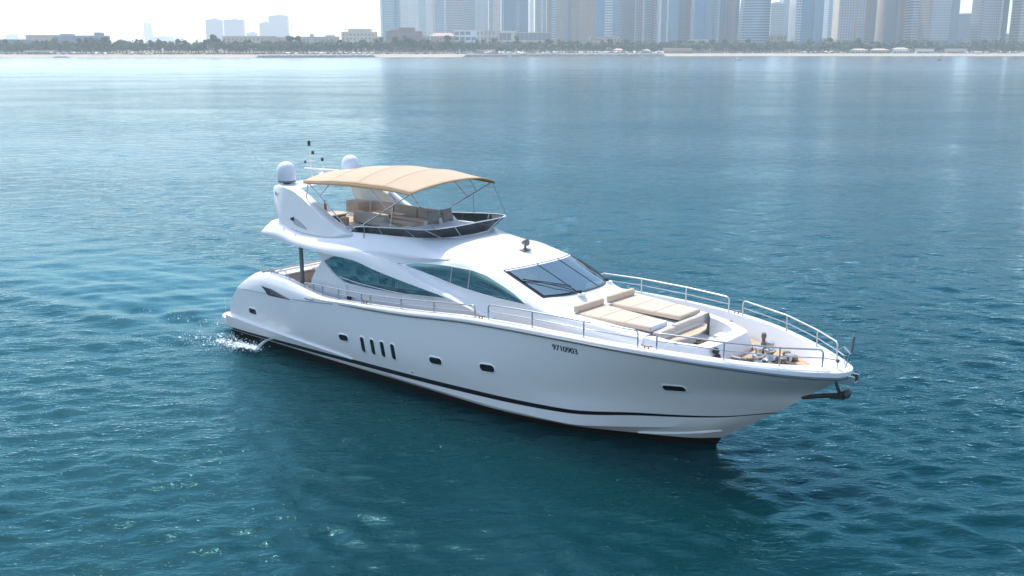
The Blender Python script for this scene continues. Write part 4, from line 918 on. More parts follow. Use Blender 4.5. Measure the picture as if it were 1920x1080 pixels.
def bottle(x, y, lab, lay):
    o = MB().lathe([(0, 0), (.05, 0), (.055, .04), (.055, .26), (.04, .32), (.022, .36), (.022, .42), (0, .42)], (0, 0, 0), 14).build('bottle', M['orange'], None, smooth=50)
    o.matrix_basis = YM @ Matrix.Translation((x, y, 5.07 if not lay else 5.125)) @ (Matrix.Rotation(R(90), 4, 'Y') if lay else Matrix.Identity(4)); tag(o, lab, 'bottle')
bottle(5.02, -.75, 'orange bottle standing on the flybridge bar behind the radar arch', False)
bottle(4.86, -1.05, 'orange bottle lying on its side on the flybridge bar', True)

# water jet from the hull and its foam
jt = MB(); pts = [(4.55+.02*0, -2.86, .30)]
def hz(t): return (4.3-.25*t, -2.88-.75*t, .34+.10*t-.5*t*t)
jt.tube([hz(t) for t in np.linspace(0, 1, 10)], list(np.linspace(.03, .075, 10)), 8)
mfo = mat('white foam', (.80, .84, .85), .7)
mjet = bpy.data.materials.new('falling water'); n, l = nt(mjet); b = n['Principled BSDF']; b.inputs['Base Color'].default_value = (.55, .66, .68, 1); b.inputs['Roughness'].default_value = .25; b.inputs['Alpha'].default_value = .5
o = jt.build('water_jet', mjet, None, smooth=60); o.matrix_basis = YM; tag(o, kind='stuff')
def flecks(name, gen, n_, seed, smin, smax):
    r_ = random.Random(seed); mb = MB()
    for k in range(n_):
        x, y = gen(r_); s_ = r_.uniform(smin, smax)*(1 if r_.random() < .85 else 1.8); m_ = r_.randint(5, 8); a0 = r_.uniform(0, 6.3); st_ = r_.uniform(1.2, 2.8)
        ring = [(x+s_*st_*math.cos(a0+2*math.pi*i/m_)*r_.uniform(.6, 1.2), y+s_*math.sin(a0+2*math.pi*i/m_)*r_.uniform(.6, 1.2), .035) for i in range(m_)]
        mb.add([(x, y, .075)]+ring, [(0, 1+i, 1+(i+1) % m_) for i in range(m_)])
    o = mb.build(name, mfo, None, smooth=0); o.matrix_basis = YM; tag(o, kind='stuff'); return o
def g1(r_):
    t = abs(r_.gauss(0, .55)); return 4.0-2.2*t+r_.gauss(0, .12), -3.55-.35*t+r_.gauss(0, .08+.30*t)
flecks('foam', g1, 520, 3, .007, .028)
def g3(r_): t = abs(r_.gauss(0, .8)); return 3.9-2.6*t+r_.gauss(0, .3), -3.6-.5*t+r_.gauss(0, .25+.45*t)
flecks('foam', g3, 500, 8, .004, .013)
def g2(r_): t = r_.random()**1.5; return .2-5*t+r_.gauss(0, .3), -2.4-.7*t*2+r_.gauss(0, .15+.8*t)
flecks('foam', g2, 70, 5, .006, .018)
# ------------------------------------------------------------------ far shore
def WX(u, D): return (u-960)/1880*D*.9723          # lateral place of something seen at column u of the photograph, at distance D
def DV(v, z=0): return (CAM_H-z)*1989/(v-88)
land = [(-900,1080),(-330,1100),(0,1109),(300,1112),(480,1112),(560,1125),(700,1160),(720,1164),(860,1170),(880,1220),(960,1262),(1060,1300),(1240,1300),(1300,1300),(1500,1304),(1700,1298),(1920,1290),(2300,1280),(3100,1260)]
us = np.array([a for a, b in land], float); ds = np.array([b for a, b in land], float)
def shore(u): return float(np.interp(u, us, ds))
m_sand = mat('beach sand', (.42, .36, .285), .95, noise=.12, nscale=.08)
m_land = mat('dry scrub ground', (.20, .18, .13), .95, noise=.4, nscale=.03)
U = np.linspace(-900, 3100, 220); rb, rl = [], []
for u in U:
    D = shore(u)+1.5*math.sin(u*.05)+1.0*math.sin(u*.13)
    rb.append([(WX(u, D-25), D-25, -1.2), (WX(u, D), D, .02), (WX(u, D+14), D+14, 1.3), (WX(u, D+30), D+30, 2.4), (WX(u, D+46), D+46, 2.9)])
    rl.append([(WX(u, D+44), D+44, 2.6), (WX(u, D+58), D+58, 4.0), (WX(u, D+140), D+140, 4.5), (WX(u, 2400), 2400, 5), (WX(u, 6600), 6600, 6)])
tag(MB().rows(rb).build('beach', m_sand, None), kind='structure')
tag(MB().rows(rl).build('shore_ground', m_land, None), kind='structure')

# ---- breakwaters of dark rock
m_rock = mat('wet rock', (.085, .085, .085), .9, noise=.5, nscale=.6)
def breakwater(u0, u1, dD, h, label, seed):
    r_ = random.Random(seed); n_ = int((u1-u0)/1.6); rows = []
    for i in range(n_+1):
        u = u0+(u1-u0)*i/n_; D = shore(u)+dD; k = min(1, i/4, (n_-i)/4); k = max(.05, k)
        rows.append([(WX(u, D+q)+r_.uniform(-.7, .7), D+q+r_.uniform(-.8, .8), z*k+r_.uniform(-.35, .35)*k) for q, z in ((-9, -.6), (-6, h*.35), (-3.5, h*.7), (-1, h), (2.5, h*.95), (6, h*.6), (9, .3))])
    tag(MB().rows(rows).build('breakwater', m_rock, None, smooth=0), label, 'breakwater', 'dark rock breakwaters along the shore')
breakwater(478, 704, -6, 2.3, 'low dark rock breakwater lying in front of the beach left of the towers', 1)
breakwater(868, 1248, -8, 2.4, 'long dark rock breakwater below the beach umbrellas in the middle', 2)
breakwater(96, 128, -2, 1.2, 'short heap of dark rock on the sand at the far left of the shore', 3)

# ---- trees
m_leaf = [mat('dark foliage', (.030, .066, .022), .8, noise=.45, nscale=.5), mat('green foliage', (.052, .105, .030), .8, noise=.4, nscale=.5), mat('olive foliage', (.085, .115, .045), .8, noise=.4, nscale=.5)]
m_bark = mat('bark', (.14, .10, .07), .9)
def leafball(mb, c, rx, rz, n_, r_, s):
    for k in range(n_):
        a = Vector((r_.gauss(0, 1), r_.gauss(0, 1), r_.gauss(0, 1))).normalized(); q = r_.uniform(.55, 1.08)
        p = Vector((c[0]+a.x*rx*q, c[1]+a.y*rx*q, c[2]+a.z*rz*q)); t = a.orthogonal().normalized(); t.rotate(Matrix.Rotation(r_.uniform(0, 6.3), 3, a)); b = a.cross(t)
        t += a*r_.uniform(-.5, .5); ss = s*r_.uniform(.6, 1.3)
        mb.add([p-t*ss-b*ss*.7, p+t*ss-b*ss*.6, p+t*ss*.8+b*ss*.7+a*ss*.3, p-t*ss*.7+b*ss*.8], [(0, 1, 2, 3)])
def tree_proto(seed, kind):
    r_ = random.Random(seed); root = empty('palm_tree' if kind == 'palm' else 'tree'); mb = MB(); tk_ = MB()
    if kind == 'palm':
        h = r_.uniform(8, 11); tk_.tube([(0, 0, -1), (.15, 0, h*.5), (.1, .1, h)], [.28, .2, .17], 6)
        for k in range(17):
            a = k*2.4; el = r_.uniform(-.2, .9); rows = []
            for t in np.linspace(0, 1, 5):
                x = 3.2*t; z = h+el*2.6*t-2.6*t*t; w = .55*math.sin(math.pi*min(1, t*.9+.08))+.03
                rows.append([(x*math.cos(a)-w*math.sin(a), x*math.sin(a)+w*math.cos(a), z-.18), (x*math.cos(a), x*math.sin(a), z), (x*math.cos(a)+w*math.sin(a), x*math.sin(a)-w*math.cos(a), z-.18)])
            mb.rows(rows)
    else:
        h = r_.uniform(8.5, 13.5); tk_.tube([(0, 0, -1), (.1, .1, h*.35), (.2, 0, h*.62)], [.4, .28, .16], 6)
        for k in range(3): 
            a = r_.uniform(0, 6.3); tk_.tube([(.1, .1, h*.35), (1.6*math.cos(a), 1.6*math.sin(a), h*.65)], [.2, .1], 5)
        for k in range(r_.randint(7, 10)):
            a = r_.uniform(0, 6.3); d = r_.uniform(.2, 2.7); z = h*r_.uniform(.36, .84); leafball(mb, (d*math.cos(a), d*math.sin(a), z), r_.uniform(1.2, 2.0), r_.uniform(1.1, 1.8), 44, r_, .55)
    tk_.build('trunk', m_bark, root, smooth=60); mb.build('crown', m_leaf[seed % 3], root, smooth=0); return root
protos = [tree_proto(s, 'tree') for s in range(6)]; palms = [tree_proto(40+s, 'palm') for s in range(3)]
r_ = random.Random(21)
first = {}
def plant(o, u, D, z, sc, lab, cat, grp):
    if o.name not in first: first[o.name] = 1; c = o
    else: c = copy_tree(o)
    c.location = (WX(u, D), D, z); c.rotation_euler = (0, 0, r_.uniform(0, 6.3)); c.scale = (sc, sc, sc*r_.uniform(.85, 1.15)); tag(c, lab, cat, grp)
u = -20
while u < 1945:
    D = shore(u)+r_.uniform(62, 85)
    dens = 1.0 if (u > 640 and u < 880) or u < 640 else 1.0
    sc = 1.0 if u < 1150 else .95
    plant(r_.choice(protos), u, D, 4.0, sc*r_.uniform(1.05, 1.65), 'bushy green tree in the hazy belt of trees behind the beach', 'tree', 'trees behind the beach'); u += r_.uniform(4.6, 8.4)
for k in range(110):
    u = r_.choice([r_.uniform(880, 1300), r_.uniform(200, 700), r_.uniform(1300, 1900)]); D = shore(u)+r_.uniform(50, 66)
    plant(r_.choice(palms), u, D, 3.4, r_.uniform(1.0, 1.4), 'slender palm tree standing at the front of the tree belt', 'palm tree', 'palms at the front of the tree belt')
# the deeper wood behind, which reads as one mass
rr2 = random.Random(5); mb = MB()
for k in range(620):
    u = rr2.uniform(-60, 1980); D = shore(u)+rr2.uniform(90, 190); hgt = rr2.uniform(9, 16)
    if u > 1420: hgt *= 1.15
    leafball(mb, (WX(u, D), D, 4.4+hgt*.55), rr2.uniform(2.5, 4.2), hgt*.5, 38, rr2, 1.0)
tag(mb.build('woodland', m_leaf[0], None, smooth=0), kind='stuff')
mb = MB()
for k in range(900):
    u = rr2.uniform(-60, 1980); D = shore(u)+rr2.uniform(46, 60); leafball(mb, (WX(u, D), D, 3.3), rr2.uniform(.8, 2.2), rr2.uniform(.6, 1.6), 10, rr2, .6)
tag(mb.build('shrubs', m_leaf[2], None, smooth=0), kind='stuff')

# ---- city materials
def facade(name, wall, glassc, fw, fh, ww=.6, wh=.6, rough=.35):
    m = bpy.data.materials.new(name); n, l = nt(m); b = n['Principled BSDF']; tc = n.new('ShaderNodeTexCoord'); sx = n.new('ShaderNodeSeparateXYZ'); l.new(tc.outputs['Object'], sx.inputs[0])
    def cell(sock, size, frac):
        d = n.new('ShaderNodeMath'); d.operation = 'DIVIDE'; d.inputs[1].default_value = size; l.new(sock, d.inputs[0])
        f = n.new('ShaderNodeMath'); f.operation = 'FRACT'; l.new(d.outputs[0], f.inputs[0])
        c = n.new('ShaderNodeMath'); c.operation = 'LESS_THAN'; c.inputs[1].default_value = frac; l.new(f.outputs[0], c.inputs[0]); return c
    ad = n.new('ShaderNodeMath'); ad.operation = 'ADD'; l.new(sx.outputs[0], ad.inputs[0]); l.new(sx.outputs[1], ad.inputs[1])
    a = cell(ad.outputs[0], fw, ww); c = cell(sx.outputs[2], fh, wh); mu = n.new('ShaderNodeMath'); mu.operation = 'MULTIPLY'; l.new(a.outputs[0], mu.inputs[0]); l.new(c.outputs[0], mu.inputs[1])
    ns = n.new('ShaderNodeTexNoise'); ns.inputs['Scale'].default_value = .05; l.new(tc.outputs['Object'], ns.inputs[0])
    mx = n.new('ShaderNodeMix'); mx.data_type = 'RGBA'; mx.inputs['A'].default_value = (*wall, 1); mx.inputs['B'].default_value = (*glassc, 1); l.new(mu.outputs[0], mx.inputs['Factor'])
    sc = n.new('ShaderNodeVectorMath'); sc.operation = 'SCALE'; r = n.new('ShaderNodeMapRange'); r.inputs['To Min'].default_value = .8; r.inputs['To Max'].default_value = 1.2; l.new(ns.outputs[0], r.inputs[0])
    l.new(mx.outputs['Result'], sc.inputs[0]); l.new(r.outputs[0], sc.inputs['Scale']); l.new(sc.outputs[0], b.inputs['Base Color'])
    me_ = n.new('ShaderNodeMath'); me_.operation = 'MULTIPLY'; me_.inputs[1].default_value = .6; l.new(mu.outputs[0], me_.inputs[0]); l.new(me_.outputs[0], b.inputs['Metallic'])
    b.inputs['Roughness'].default_value = rough; return m
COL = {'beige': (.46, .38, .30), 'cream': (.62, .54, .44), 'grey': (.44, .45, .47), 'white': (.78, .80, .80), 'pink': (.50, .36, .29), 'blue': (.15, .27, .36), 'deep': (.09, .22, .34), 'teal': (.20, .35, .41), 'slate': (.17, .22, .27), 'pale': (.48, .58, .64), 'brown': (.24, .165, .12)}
fmats = {}
def fm(wall, gl, fw, fh, ww, wh):
    k = (wall, gl, fw, fh, ww, wh)
    if k not in fmats: fmats[k] = facade('facade %s %s' % (wall, gl), COL[wall], COL[gl], fw, fh, ww, wh)
    return fmats[k]
def solid(c):
    if c not in fmats: fmats[c] = mat('render '+c, COL[c], .8, noise=.08, nscale=.04)
    return fmats[c]
def bay(parent, name, x0, x1, y0, y1, z0, z1, style, wall, gl, fh=3.7, fw=4.0, dep=.9):
    """one connected facade piece: fins give a toothed plan, slabs a stack of rings"""
    W_ = x1-x0
    if style == 'fins':
        n_ = max(2, round(W_/fw)); pts = []
        for i in range(n_):
            a = x0+W_*i/n_; b = x0+W_*(i+1)/n_; t = (b-a)*.30
            pts += [(a, y0+dep), (a+(b-a)*.35, y0+dep), (a+(b-a)*.35, y0), (a+(b-a)*.35+t, y0), (a+(b-a)*.35+t, y0+dep)]
        pts += [(x1, y0+dep), (x1, y1), (x0, y1)]
        o = MB().prismz(pts, z0, z1).build(name, fm(wall, gl, 900, fh, 2, .55), parent, smooth=0)
        o.data.materials.append(solid(wall))
        for p in o.data.polygons:
            if abs(p.normal.y) > .9 and p.center.y < y0+.1: p.material_index = 1
        return o
    if style == 'slabs':
        rows = []; z = z0
        while z < z1:
            for zz, d in ((z, 0), (z+fh*.3, 0), (z+fh*.3, dep), (z+fh, dep)): rows.append([(x0+d*.5, y0+d, zz), (x1-d*.5, y0+d, zz), (x1-d*.5, y1-d, zz), (x0+d*.5, y1-d, zz)])
            z += fh
        mb_ = MB().rows(rows, close_v=True, cap=True); o = mb_.build(name, solid(wall), parent, smooth=0); o.data.materials.append(fm(wall, gl, fw, fh, .88, 2))
        for p in o.data.polygons:
            if abs(p.normal.z) < .5 and p.center.y > y0+dep*.5 and p.center.y < y1-dep*.5 and p.center.x > x0+dep*.3 and p.center.x < x1-dep*.3: p.material_index = 1
            if abs(p.normal.y) > .5 and abs(p.center.y-y0-dep) < .05: p.material_index = 1
        return o
    return MB().box(x0, x1, y0, y1, z0, z1).build(name, fm(wall, gl, fw, fh, *( (.62, .62) if style == 'grid' else (.9, .8))), parent, smooth=0)
def tower(u0, u1, D, H, label, bays, dep=30, grp='glass and concrete towers behind the shore', crown='grey', name='tower', podium=None, taper=None):
    """bays: list of (from, to, forward offset, style, wall, glass)"""
    D = D+340 if D < 1450 else D+150; low = H < 120; H = H+2 if low else H*1.1
    x0, x1 = WX(u0, D), WX(u1, D); W_ = x1-x0; t = empty(name, ((x0+x1)/2, D, 4)); tag(t, label, 'tower', grp)
    for a, b, off, sty, wall, gl in bays:
        bay(t, 'facade', -W_/2+W_*a, -W_/2+W_*b, -off, dep, 0, H-(off*.0), sty, wall, gl, fh=3.6+.2*(int(u0) % 3), fw=3.2+.4*(int(u1) % 4))
    MB().box(-W_*.42, W_*.42, 3, dep-3, H, H+(2 if low else 5)).box(-W_*.2, W_*.2, 8, dep-8, H+(2 if low else 5), H+(4 if low else 14)).build('crown', solid(crown), t, smooth=0)
    if podium: MB().box(-W_/2-4, W_/2+4, -8, dep, 0, podium).build('podium', solid('cream'), t, smooth=0)
    return t
T = tower
T(715, 752, 1360, 190, 'pale blue glass tower with floor lines, leftmost of the dense cluster', [(0, .12, 1.2, 'glass', 'white', 'pale'), (.12, .70, 0, 'slabs', 'pale', 'teal'), (.70, .82, 1, 'glass', 'slate', 'blue'), (.82, 1, .4, 'slabs', 'pale', 'blue')])
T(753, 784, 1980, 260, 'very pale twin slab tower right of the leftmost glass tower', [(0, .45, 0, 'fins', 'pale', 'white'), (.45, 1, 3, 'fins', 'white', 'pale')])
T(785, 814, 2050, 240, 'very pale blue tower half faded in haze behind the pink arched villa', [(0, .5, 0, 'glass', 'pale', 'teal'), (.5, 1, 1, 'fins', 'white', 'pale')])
T(812, 868, 1560, 230, 'wide grey and cream striped tower above the white framed low block', [(0, .12, 1.5, 'slabs', 'cream', 'grey'), (.12, .38, 0, 'grid', 'grey', 'blue'), (.38, .46, 1.5, 'fins', 'white', 'grey'), (.46, .72, 0, 'grid', 'grey', 'slate'), (.72, 1, 1, 'fins', 'cream', 'slate')])
T(866, 916, 1680, 250, 'pale teal glass tower with fine floor lines behind the beach hotel', [(0, .5, 0, 'slabs', 'pale', 'teal'), (.5, .62, 1.4, 'fins', 'white', 'pale'), (.62, 1, .5, 'slabs', 'pale', 'pale')])
T(917, 939, 1750, 250, 'slim cream tower with a blank face left of a dark blue one', [(0, .35, 0, 'glass', 'pale', 'teal'), (.35, 1, 1, 'fins', 'cream', 'white')])
T(940, 991, 1270, 210, 'dark blue glass tower with tight floor bands standing above the long hotel', [(0, .08, 1.2, 'glass', 'slate', 'blue'), (.08, .58, 0, 'slabs', 'slate', 'deep'), (.58, .64, 1.2, 'glass', 'slate', 'deep'), (.64, 1, .3, 'slabs', 'slate', 'blue')])
T(992, 1001, 2300, 230, 'thin white tower in the gap right of the dark blue banded one', [(0, 1, 0, 'fins', 'white', 'white')])
T(1003, 1027, 1760, 240, 'slim smooth pale teal tower between two wider ones', [(0, .45, 0, 'glass', 'pale', 'teal'), (.45, .6, 1, 'fins', 'white', 'pale'), (.6, 1, 0, 'glass', 'pale', 'teal')])
T(1025, 1072, 1370, 220, 'beige and grey tower with many vertical ribs and a dark slot at its right', [(0, .18, 1.4, 'fins', 'beige', 'slate'), (.18, .36, 0, 'slabs', 'white', 'teal'), (.36, .7, 1.4, 'fins', 'beige', 'grey'), (.7, .86, .2, 'grid', 'grey', 'slate'), (.86, 1, 0, 'glass', 'slate', 'blue')])
T(1072, 1117, 1330, 235, 'beige concrete tower with wide vertical ribs next to the blue balcony tower', [(0, .3, 0, 'fins', 'beige', 'slate'), (.3, .72, 1.6, 'fins', 'beige', 'beige'), (.72, 1, .6, 'fins', 'pink', 'grey')])
T(1117, 1160, 1200, 200, 'blue tower with a white stack of curved balconies down its middle', [(0, .34, 0, 'glass', 'blue', 'deep'), (.34, .72, 2.2, 'slabs', 'white', 'blue'), (.72, 1, 0, 'glass', 'slate', 'blue')])
T(1160, 1190, 1290, 215, 'slate tower with dark floor bands right of the white balcony stack', [(0, .25, .8, 'fins', 'grey', 'slate'), (.25, 1, 0, 'slabs', 'slate', 'slate')])
T(1190, 1209, 1350, 240, 'slim lavender grey tower of small square windows', [(0, 1, 0, 'grid', 'grey', 'blue')])
T(1207, 1236, 1270, 205, 'grey blue tower with fine floor bands and pale edges', [(0, .6, 0, 'slabs', 'grey', 'blue'), (.6, .8, 1, 'fins', 'white', 'blue'), (.8, 1, 0, 'glass', 'slate', 'deep')])
T(1235, 1270, 1200, 195, 'blue glass tower marked by two bright white vertical lines', [(0, .08, 1.6, 'fins', 'white', 'white'), (.08, .38, 0, 'grid', 'slate', 'blue'), (.38, .46, 1.6, 'fins', 'white', 'white'), (.46, 1, 0, 'glass', 'blue', 'blue')])
T(1270, 1301, 1310, 220, 'pinkish beige tower with close floor bands beside the deepest blue one', [(0, .2, .6, 'fins', 'grey', 'slate'), (.2, .7, 0, 'slabs', 'pink', 'slate'), (.7, 1, 1, 'fins', 'pink', 'grey')])
T(1300, 1327, 1170, 205, 'deepest blue smooth glass tower near the middle of the skyline', [(0, .7, 0, 'glass', 'deep', 'deep'), (.7, 1, .6, 'slabs', 'blue', 'blue')], podium=18)
T(1327, 1357, 1240, 225, 'blue tower of alternating light and dark vertical stripes', [(0, .28, 0, 'fins', 'pale', 'blue'), (.28, .48, .8, 'glass', 'slate', 'blue'), (.48, .66, 1.4, 'fins', 'white', 'blue'), (.66, 1, 0, 'fins', 'slate', 'blue')])
T(1356, 1383, 1290, 215, 'grey pink tower left of the bright gap in the skyline', [(0, .4, 0, 'fins', 'grey', 'slate'), (.4, .75, 1, 'fins', 'pink', 'grey'), (.75, 1, 0, 'glass', 'blue', 'blue')])
T(1442, 1470, 1760, 82, 'lower pale glass tower whose flat top shows between taller ones', [(0, 1, 0, 'slabs', 'pale', 'teal')], crown='pale')
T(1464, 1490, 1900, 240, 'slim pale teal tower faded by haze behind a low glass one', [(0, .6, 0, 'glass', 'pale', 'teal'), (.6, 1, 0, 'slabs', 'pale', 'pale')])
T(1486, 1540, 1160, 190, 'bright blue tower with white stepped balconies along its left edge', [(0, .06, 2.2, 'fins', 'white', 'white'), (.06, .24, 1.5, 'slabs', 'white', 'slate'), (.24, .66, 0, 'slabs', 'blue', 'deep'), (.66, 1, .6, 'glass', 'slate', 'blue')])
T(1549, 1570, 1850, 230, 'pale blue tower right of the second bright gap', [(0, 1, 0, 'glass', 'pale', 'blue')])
T(1568, 1618, 1260, 210, 'grey tower covered by an even grid of square windows', [(0, .08, 1.2, 'fins', 'cream', 'cream'), (.08, .6, 0, 'grid', 'grey', 'slate'), (.6, .72, .8, 'fins', 'beige', 'grey'), (.72, 1, 0, 'grid', 'grey', 'slate')])
T(1617, 1652, 1310, 230, 'grey beige ribbed tower right of the window grid tower', [(0, .3, 0, 'grid', 'beige', 'slate'), (.3, .6, 1.4, 'fins', 'grey', 'blue'), (.6, 1, .5, 'fins', 'pink', 'slate')])
T(1651, 1682, 1240, 190, 'blue banded tower framed by beige strips', [(0, .14, 1, 'fins', 'beige', 'beige'), (.14, .86, 0, 'slabs', 'slate', 'blue'), (.86, 1, 1, 'fins', 'beige', 'grey')])
T(1682, 1708, 1290, 215, 'slim beige tower of small windows left of a finned one', [(0, .3, .8, 'fins', 'pink', 'beige'), (.3, 1, 0, 'grid', 'beige', 'slate')])
T(1706, 1736, 1230, 220, 'tower of bold alternating light and dark vertical fins', [(0, 1, 0, 'fins', 'white', 'blue')])
T(1734, 1792, 1150, 200, 'broad grey tower with a dense grid of small windows, left of the low blue block', [(0, .14, 1, 'fins', 'beige', 'slate'), (.14, .75, 0, 'grid', 'grey', 'slate'), (.75, 1, .8, 'grid', 'slate', 'slate')])
T(1788, 1838, 1400, 56, 'low dark blue slab block between two tall window grid towers', [(0, 1, 0, 'slabs', 'slate', 'blue')], crown='brown')
T(1831, 1884, 1190, 205, 'tall grey gridded tower standing alone near the right end of the skyline', [(0, .12, 1, 'slabs', 'grey', 'slate'), (.12, .72, 0, 'grid', 'grey', 'slate'), (.72, .80, 1, 'fins', 'white', 'grey'), (.80, 1, 0, 'grid', 'slate', 'slate')])
T(1907, 1965, 1150, 195, 'beige tower with dark windows at the extreme right of the skyline', [(0, .2, 1.4, 'slabs', 'cream', 'slate'), (.2, 1, 0, 'grid', 'beige', 'brown')])
# the barrel shaped tower: a curved plan that narrows at one side towards the top
def curved_tower():
    D = 1540; x0, x1 = WX(1389, D), WX(1441, D); t = empty('tower', ((x0+x1)/2, D, 4)); tag(t, 'blue grey ribbed tower whose left side curves inwards towards its top', 'tower', 'glass and concrete towers behind the shore'); W_ = x1-x0; rows = []
    for z in np.linspace(0, 150, 40):
        s_ = W_*.30*max(0, (z-22)/128)**1.8; a = -W_/2+s_; b = W_/2; pts = []
        n_ = 22
        for i in range(n_+1):
            for q in ((0, .0), (.45, .0), (.45, .9), (.95, .9)) if i < n_ else ((0, 0),):
                tt = (i+q[0])/n_; pts.append((a+(b-a)*tt, q[1]-6*math.sin(math.pi*tt), z))
        pts += [(b, 26, z), (a, 26, z)]; rows.append(pts)
    o = MB().rows(rows, close_v=True, cap=True).build('facade', fm('pale', 'blue', 900, 3.8, 2, .6), t, smooth=0); o.data.materials.append(solid('pale'))
    MB().box(-W_*.05, W_*.45, 4, 20, 150, 158).build('crown', solid('grey'), t, smooth=0)
curved_tower()
# distant faded towers on the left
G2 = 'faded distant towers left of the main cluster'
for a in ((388, 417, 3300, 35, 'left of the three grey distant blocks, flat topped with a small roof house', .3), (422, 458, 3400, 36, 'middle one of the three grey distant blocks, with a stepped roof', .45), (488, 508, 3450, 41, 'lower slab joined to the left of the broadest distant block', .5), (506, 541, 3350, 28, 'broadest and tallest of the distant grey blocks', .5), (272, 277, 5200, 41, 'left one of two thin ghostly spires in the haze', .5), (280, 285, 5200, 42, 'right one of two thin ghostly spires in the haze', .5), (463, 482, 3700, 60, 'small low distant block between the taller grey ones', .5), (12, 32, 4800, 64, 'ghostly low block in the haze at the far left edge', .5), (285, 325, 5000, 68, 'ghostly wide low block right of the two thin spires', .5)):
    u0, u1, D, vt, lab, cr_ = a; D *= 1.25; H = CAM_H+(88-vt)*D/1989-4
    x0, x1 = WX(u0, D), WX(u1, D); W_ = x1-x0; t = empty('tower', ((x0+x1)/2, D, 4)); tag(t, lab, 'tower', G2)
    bay(t, 'facade', -W_/2, W_/2, 0, 30, 0, H-6, 'slabs', 'grey', 'slate', fh=4.0)
    MB().box(-W_*.3*1, W_*cr_*.8, 4, 24, H-6, H-2).build('roof_house', solid('grey'), t, smooth=0); MB().box(-W_*.05, W_*.2, 8, 18, H-2, H+2).build('plant_room', solid('grey'), t, smooth=0)

# ---- low buildings along the shore
GL = 'low buildings between the trees and the towers'
def lowb(u0, u1, vt, D, label, wall, gl='slate', floors=4, nwin=8, roof='flat', name='low_building', win=(.55, .55), extra=None, dep=22):
    D += 120 if u0 > 700 else 0; H = CAM_H+(88-vt)*D/1989-4; x0, x1 = WX(u0, D), WX(u1, D); W_ = x1-x0; t = empty(name, ((x0+x1)/2, D, 4)); tag(t, label, 'building', GL)
    MB().box(-W_/2, W_/2, 0, dep, 0, H).build('wall', solid(wall), t, smooth=0)
    fh = H/floors; bw = W_/nwin; k0 = None
    for f in range(floors):
        for i in range(nwin):
            if (i+f*3+int(u0)) % 11 == 5: continue
            if k0 is None: k0 = MB().box(-bw*win[0]/2, bw*win[0]/2, -.12, .1, 0, fh*win[1]).build('window', solid(gl), t, smooth=0); k = k0
            else: k = k0.copy(); C.objects.link(k); k.parent = t
            k.location = (-W_/2+bw*(i+.5), 0, fh*(f+.25))
    if roof == 'flat': MB().box(-W_/2-.5, W_/2+.5, -.6, dep+.5, H, H+.9).build('parapet', solid(wall if wall != 'slate' else 'grey'), t, smooth=0)
    else:
        MB().add([(-W_/2-1, -1.2, H), (W_/2+1, -1.2, H), (W_/2+1, dep+1, H), (-W_/2-1, dep+1, H), (-W_/2+4, dep/2, H+4.5), (W_/2-4, dep/2, H+4.5)], [(0, 1, 5, 4), (2, 3, 4, 5), (1, 2, 5), (3, 0, 4), (0, 3, 2, 1)]).build('roof', solid('pink'), t, smooth=0)
    if extra:
        for a, b, h_ in extra: MB().box(-W_/2+W_*a, -W_/2+W_*b, 2, dep-3, H+.9, H+.9+h_).build('roof_block', solid(wall), t, smooth=0)
    return t
lowb(-6, 46, 75, 1340, 'low dark blue grey shed at the left edge of the shore', 'slate', 'blue', 2, 8)
lowb(50, 108, 67, 1420, 'pale beige hall front with a flat roof at the far left', 'beige', 'grey', 3, 6, win=(.4, .3))
lowb(104, 196, 68, 1400, 'long dark blue grey building right of the beige hall', 'slate', 'blue', 3, 14, extra=[(.1, .3, 2), (.8, .9, 4)])
lowb(418, 512, 69, 1500, 'long faint beige block half hidden by trees, below the distant grey towers', 'beige', 'brown', 3, 12, win=(.4, .4))
lowb(512, 560, 71, 1520, 'low pinkish block behind the trees under the tallest distant tower', 'pink', 'grey', 2, 8)
lowb(560, 632, 70, 1480, 'row of pale low houses partly hidden by trees', 'beige', 'slate', 2, 10, extra=[(.3, .34, 4), (.7, .9, 2)])
lowb(641, 704, 61, 1400, 'stepped sandy building left of the towers, behind the trees', 'cream', 'brown', 5, 9, win=(.35, .4), extra=[(.2, .85, 4)])
lowb(698, 716, 70, 1380, 'small sandy annex at the foot of the leftmost glass tower', 'cream', 'brown', 3, 3)
lowb(724, 790, 60, 1300, 'brownish hotel block with deep windows and a stepped top', 'brown', 'slate', 4, 7, win=(.6, .5), extra=[(.35, .8, 5), (.1, .3, 2)])
lowb(780, 806, 69, 1310, 'small grey wing attached right of the brownish hotel', 'grey', 'slate', 3, 4)
lowb(808, 851, 68, 1270, 'low pink villa with arches and a hipped tile roof', 'pink', 'brown', 2, 8, roof='hip', win=(.4, .6))
lowb(851, 894, 58, 1290, 'four storey block with a white frame and wide windows', 'white', 'slate', 4, 4, win=(.8, .6))
lowb(893, 936, 59, 1320, 'cream block with tall dark slots next to the white framed one', 'cream', 'slate', 4, 6, win=(.35, .7), extra=[(.1, .3, 2)])
lowb(934, 1032, 62, 1360, 'long low hotel with a dark glass front and a pale flat roof', 'cream', 'slate', 2, 12, win=(.92, .8), extra=[(.0, .35, 2)])
lowb(1106, 1162, 70, 1390, 'sandy low building with a long flat roof among the trees', 'beige', 'brown', 3, 9, win=(.5, .45))
lowb(1438, 1474, 67, 1500, 'low sandy building in the gap right of the curved tower', 'beige', 'brown', 3, 6)
lowb(1538, 1572, 73, 1520, 'pale low building at the foot of the second bright gap', 'cream', 'brown', 2, 6)
lowb(1884, 1908, 64, 1700, 'small dark distant block seen in the gap at the right end', 'slate', 'blue', 4, 5)
